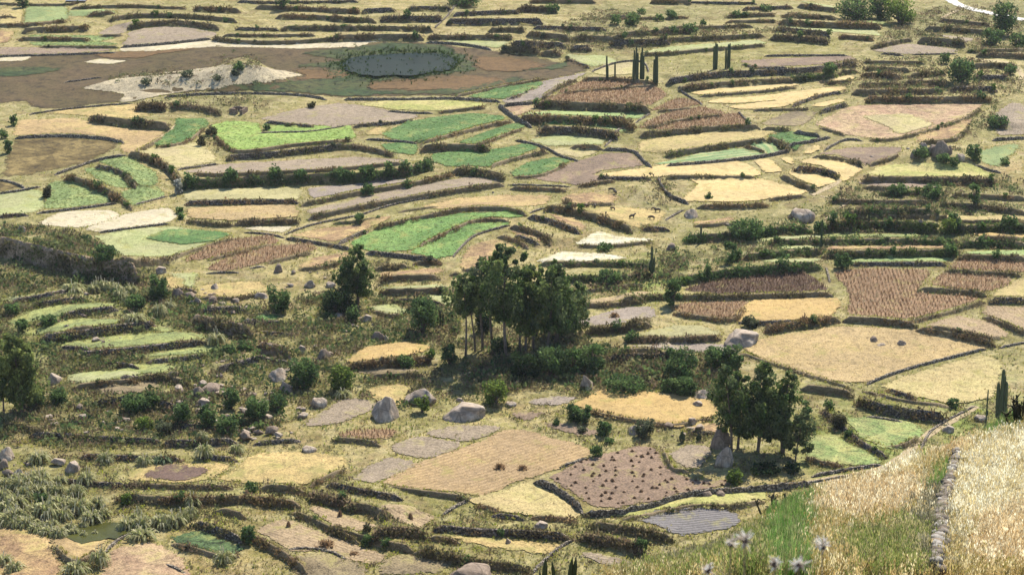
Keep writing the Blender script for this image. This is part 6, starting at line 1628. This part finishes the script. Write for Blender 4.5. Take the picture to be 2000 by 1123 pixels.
# dry-stone wall running down the hillside, stone by stone inside one wall
root = empty('dry_stone_wall', hill_cast(1845, 1010)); org = np.array(root.location); B_ = Batch(); g = np.random.default_rng(5); wl = np.array([hill_cast(u_, v_) for u_, v_ in resample(WALLU, 6)]); wl = resample(wl, .3)
smesh = []
for i in range(6):
    bm = bmesh.new(); bmesh.ops.create_icosphere(bm, subdivisions=2, radius=1); gg = np.random.default_rng(900 + i)
    for v in bm.verts:
        p = np.array(v.co); p = np.sign(p) * np.abs(p) ** .8; v.co = p * (1 + gg.normal(0, .06))
    smesh.append((np.array([v.co[:] for v in bm.verts]), np.array([[q.index for q in f.verts] for f in bm.faces]))); bm.free()
SCOL = [lin(168, 154, 136), lin(144, 130, 112), lin(188, 178, 162), lin(118, 106, 92), lin(154, 134, 110)]
for k, c0 in enumerate(wl):
    for lay in range(5):
        for side in (-1, 1):
            if g.random() < .12: continue
            s_ = g.uniform(.10, .18) * (1.1 if lay == 3 else 1); T_ = smesh[int(g.integers(0, 6))]; p = c0 - org + [side * .12 * (1 - .12 * lay) + g.normal(0, .04), g.normal(0, .09), .05 + lay * .19 + g.normal(0, .03)]
            VV, FF = replicate(*T_, p[None], np.array([[s_ * 1.25, s_ * 1.1, s_ * .8]]), g.uniform(0, 6.28, 1)); B_.add(VV, FF, inst_cols(SCOL, 1, len(T_[0]), .1))
m, t, b = new_mat('field_stone'); a = N(t, 'ShaderNodeAttribute'); a.attribute_name = 'Col'; co = coords(t); n3_ = noise(t, co, 7, 4, .7); t.links.new(mix(t, 1.0, a.outputs['Color'], ramp(t, n3_, [(.3, (.6,) * 3), (.6, (1.1,) * 3)]), 'MULTIPLY'), b.inputs['Base Color']); bump(t, b, n3_, .5, .05); M_FS = m
o = B_.build('stones', M_FS, root, True); o['kind'] = 'stuff'; tag(root, 'dry-stone wall of pale rounded stones running down the near grassy hillside', 'wall')
# spiny cactus bushes on the hillside
def branchy(p, h, w_, seed, lab, col, nb=16):
    P0 = hill_cast(*p); root = empty('cholla_cactus', P0); g = np.random.default_rng(seed); B_ = Batch()
    for _ in range(nb):
        th = g.uniform(0, 6.28); e = np.array([math.cos(th) * w_ * g.uniform(.15, .6), math.sin(th) * w_ * .4 * g.uniform(.2, 1), h * g.uniform(.55, 1)]); k = e * [.75, .75, .5]; tube(B_, [[0, 0, -.1], k, e], [.06, .055, .03], col, 6)
        for _ in range(3):
            f = g.uniform(.5, 1); o_ = k + (e - k) * f; e2 = o_ + np.array([g.normal(0, .16), g.normal(0, .12), g.uniform(.05, .3)]); tube(B_, [o_, e2], [.045, .02], col, 5)
    B_.build('branches', M_CACT, root)['kind'] = 'stuff'; item(root, lab, 'cactus', p, size=-1)
branchy((1515, 985), 1.1, 1.5, 1, 'low branching cactus bush at the left end of the near hillside crest', lin(120, 110, 84)); branchy((1558, 965), .9, 1.2, 2, 'branching cactus bush just right of another on the near hillside crest', lin(112, 106, 80))
branchy((1992, 850), 1.9, 1.5, 3, 'dark spiky leafless cactus at the right edge of the near hillside', lin(82, 76, 54), 24); branchy((1975, 800), 1.0, 1.0, 4, 'small spiky cactus behind the dark one at the right edge', lin(90, 84, 60), 12)
# the columnar cacti at the foot of the hillside
for (u_, v_, st, lab) in [(1063, 1150, [(0, 66, 11, 0), (-6, 40, 9, 6)], 'green-brown columnar cactus at the bottom edge, leftmost of the group'), (1083, 1150, [(0, 60, 8, 0)], 'slim columnar cactus at the bottom edge between two others'), (1112, 1150, [(0, 68, 10, 0), (9, 70, 9, 0), (6, 52, 8, 3)], 'cluster of columnar cacti at the bottom edge, rightmost of the group')]:
    d = 66.; a_ = (u_ - 1000) / FPX; r_ = pix_ray(u_, v_); P0 = np.array([0, 0, CAMZ]) + r_ * 68.; item(cactus(P0, st, 68 / FPX), lab, 'cactus', (u_, v_ - 30), size=-1)
    # a mound of the hillside under them
# dry thistle heads close to the lens
for i, (u_, v_, s_, lab) in enumerate([(1455, 1054, 1.0, 'blurred dry thistle head, upper right of a close pair'), (1427, 1060, .8, 'blurred dry thistle head, left of a close pair'), (1607, 1066, 1.05, 'blurred dark dry thistle head, farthest right'), (1561, 1102, 1.1, 'blurred dry thistle head at the bottom, below the green weeds'), (1512, 1100, .8, 'blurred dry thistle head bent at the bottom edge beside the green weeds'), (1383, 1112, .8, 'blurred dry thistle head at the bottom edge, leftmost')]):
    dist = 5.6 + .4 * (i % 3); C0 = np.array([0, 0, CAMZ]) + pix_ray(u_, v_) * dist; gz = CAMZ - 1.75 - dist * .38; root = empty('dry_thistle', (C0[0] + .02, C0[1], gz)); g = np.random.default_rng(60 + i); o_ = C0 - np.array(root.location); B_ = Batch()
    tube(B_, [[0, 0, 0], o_ * [.2, .2, .5] + [.01, 0, 0], o_ * [.8, .8, .85], o_], [.004, .0035, .003, .002], lin(178, 158, 128), 6); B_.build('stalk', M_GRASS, root); B_ = Batch(); c_ = [lin(240, 226, 206, .8), lin(206, 184, 166, .7), lin(252, 246, 236, .85)]
    tube(B_, [o_ - [0, 0, .012], o_ - [0, 0, .004], o_ + [0, 0, .006]], [.004, .010, .004], lin(120, 98, 90), 8); B_.build('seed_head', M_GRASS, root); B_ = Batch()
    for _ in range(26):
        d_ = g.normal(0, 1, 3); d_[2] = d_[2] * .8 + .1; d_ /= np.linalg.norm(d_); e = o_ + d_ * .034 * s_ * g.uniform(.6, 1.15); tube(B_, [o_ + d_ * .006, (o_ + e) / 2 + g.normal(0, .003, 3), e], [.0014, .0024, .0005], c_[int(g.integers(0, 3))], 4)
    B_.build('bracts', M_GRASS, root)['kind'] = 'stuff'; item(root, lab, 'thistle', (u_, v_), size=-1)

# ---------------------------------------------------------------- labels that single each thing out
ANCH = [(75, 30, 'the small green plot, top left'), (300, 70, 'the oval grey plot above the marsh'), (600, 40, 'the strips above the pond, left'), (880, 35, 'the strips right above the pond'), (1100, 80, 'the dark far knoll'), (1420, 50, 'the terraces left of the tree trio'), (1640, 60, 'the tree trio at the top'), (1880, 80, 'the grey plot below the dirt road'),
    (1430, 150, 'the pair of far cactus groups'), (1640, 190, 'the narrow gold strips, upper right'), (1830, 170, 'the solitary round tree, upper right'), (1700, 240, 'the pinkish fallow basin'), (1960, 260, 'the grey plot at the right edge'), (1250, 150, 'the row of tall cacti'), (1120, 240, 'the green shelves under the cacti'), (900, 250, 'the dark green bean fields'), (560, 255, 'the lime green field'), (470, 200, 'the roofless hut'), (300, 160, 'the white mound in the marsh'),
    (100, 270, 'the brown bog at the left'), (230, 360, 'the grey-green stepped plots, left'), (560, 330, 'the long dark hedge'), (500, 400, 'the pair of straw plots under the hedge'), (780, 380, 'the long grey ploughed strip'), (860, 450, 'the vivid green crescent'), (1000, 470, 'the brown shelves right of the crescent'), (1230, 420, 'the cow pasture'), (1400, 300, 'the striped green terrace'), (1440, 370, 'the big pale gold fields'), (1600, 310, 'the small gold fields'), (1800, 320, 'the rock pile, right'),
    (1700, 410, 'the big boulder on the hillside'), (1820, 500, 'the long green hillside shelf'), (1450, 500, 'the agave banks'), (1780, 570, 'the large maize field'), (1480, 600, 'the orange gold plot'), (1200, 620, 'the grey plot right of the grove'), (1000, 620, 'the central eucalyptus grove'), (750, 560, 'the lone eucalyptus'), (350, 500, 'the half green plot above the cliff'), (60, 500, 'the bare earth cliff'), (200, 640, 'the green ravine terraces'), (420, 640, 'the ravine head'), (560, 700, 'the dark ravine tree'),
    (430, 800, 'the boulder slope'), (830, 790, 'the pale boulders by the stream'), (700, 860, 'the tiny maize plot'), (330, 920, 'the dark brown plot, lower left'), (60, 980, 'the pampas swamp'), (400, 1050, 'the weedy hollow'), (560, 960, 'the straw plot, lower middle'), (650, 1050, 'the stubble strips, bottom'), (900, 950, 'the striped stubble field'), (980, 1060, 'the foreground terraces'), (1250, 900, 'the brown field of shocks'), (1300, 800, 'the golden plot'), (1460, 850, 'the lower right tree clump'), (1680, 690, 'the large pale wheat field'), (1850, 740, 'the gold field, right'), (1700, 850, 'the two green plots, lower right'), (1300, 1020, 'the grey furrowed plot')]
ORD = ['', 'second ', 'third ', 'fourth ', 'fifth ', 'sixth ', 'seventh ', 'eighth ', 'ninth ', 'tenth ', 'eleventh ', 'twelfth ', 'thirteenth ', 'fourteenth '] + [f"{i}{'th' if 10 < i < 20 or i % 10 not in (1, 2, 3) else ('st', 'nd', 'rd')[i % 10 - 1]} " for i in range(15, 60)]
LOOK = dict(b='brown scrubby bank', g='green hedged bank', y='bright grass-lipped bank', k='dark stone terrace wall', s='thin grey dry-stone wall', c='shaded earth cliff')
CATW = dict(b='terrace bank', g='terrace bank', y='terrace bank', k='wall', s='wall', c='cliff')
def near(p): return min(ANCH, key=lambda a: ((a[0] - p[0])) ** 2 + (1.8 * (a[1] - p[1])) ** 2)[2]
def assign(rows):
    cl = {}
    for r in rows: cl.setdefault((r['noun'], near(r['px'])), []).append(r)
    for (noun, an), L_ in cl.items():
        L_.sort(key=lambda r: r['px'][1])
        for i, r in enumerate(L_):
            if len(L_) == 1: r['o']['label'] = f"{noun} beside {an}"
            elif i == len(L_) - 1: r['o']['label'] = f"lowest {noun} beside {an}"
            else: r['o']['label'] = f"{ORD[i]}{noun} down beside {an}" if i else f"topmost {noun} beside {an}"
rows = []
for w in WALLOBJ:
    ln_ = 'long ' if w['len'] > 55 else 'short ' if w['len'] < 22 else ''; rows.append(dict(o=w['o'], px=w['pxl'], noun=ln_ + LOOK[w['st']])); tag(w['o'], None, CATW[w['st']], {'s': 'dry-stone walls', 'k': 'dark terrace walls', 'c': 'earth cliffs'}.get(w['st'], 'terrace banks'))
assign(rows); rows = []
for it in ITEMS:
    tag(it['o'], it['noun'], it['cat'], it['group'])
    if it['size'] == 0 and near(it['px']) == 'the pampas swamp': tag(it['o'], 'pale green tussock among the dense tussocks of the swampy hollow at the lower left', 'tussock', 'dense tussocks in the swampy hollow')
    elif it['size'] == 0: rows.append(dict(o=it['o'], px=it['px'], noun=it['noun']))
assign(rows)
seen = {}
for o in list(SC.collection.objects):
    if o.parent is None and 'label' in o and 'kind' not in o and o.get('group') not in (SHRUBL[1], 'loose stones on the slopes', 'stalk shocks in the brown field', 'dense tussocks in the swampy hollow'): seen.setdefault(o['label'], []).append(o.name)
for k, v in seen.items():
    if len(v) > 1: print('DUP', k, v)
    if len(k.split()) > 16: print('LONG', len(k.split()), k)

# ---------------------------------------------------------------- thin valley haze
bm = bmesh.new(); bmesh.ops.create_cube(bm, size=1); me = bpy.data.meshes.new('haze'); bm.to_mesh(me); bm.free(); hz = bpy.data.objects.new('haze', me); COL.objects.link(hz)
zlo, zhi = -28., 152.; zlo = float(H.min()) - 25; hz.scale = (900, 1560, zhi - zlo); hz.location = (0, 600, (zhi + zlo) / 2)
m = bpy.data.materials.new('haze'); m.use_nodes = True; t = m.node_tree; t.nodes.remove(t.nodes['Principled BSDF']); v = t.nodes.new('ShaderNodeVolumePrincipled'); v.inputs['Density'].default_value = HAZE; v.inputs['Color'].default_value = (.93, .95, 1, 1); v.inputs['Anisotropy'].default_value = .2
t.links.new(v.outputs[0], t.nodes['Material Output'].inputs['Volume']); me.materials.append(m); tag(hz, kind='stuff')
print('H', H.min(), H.max())
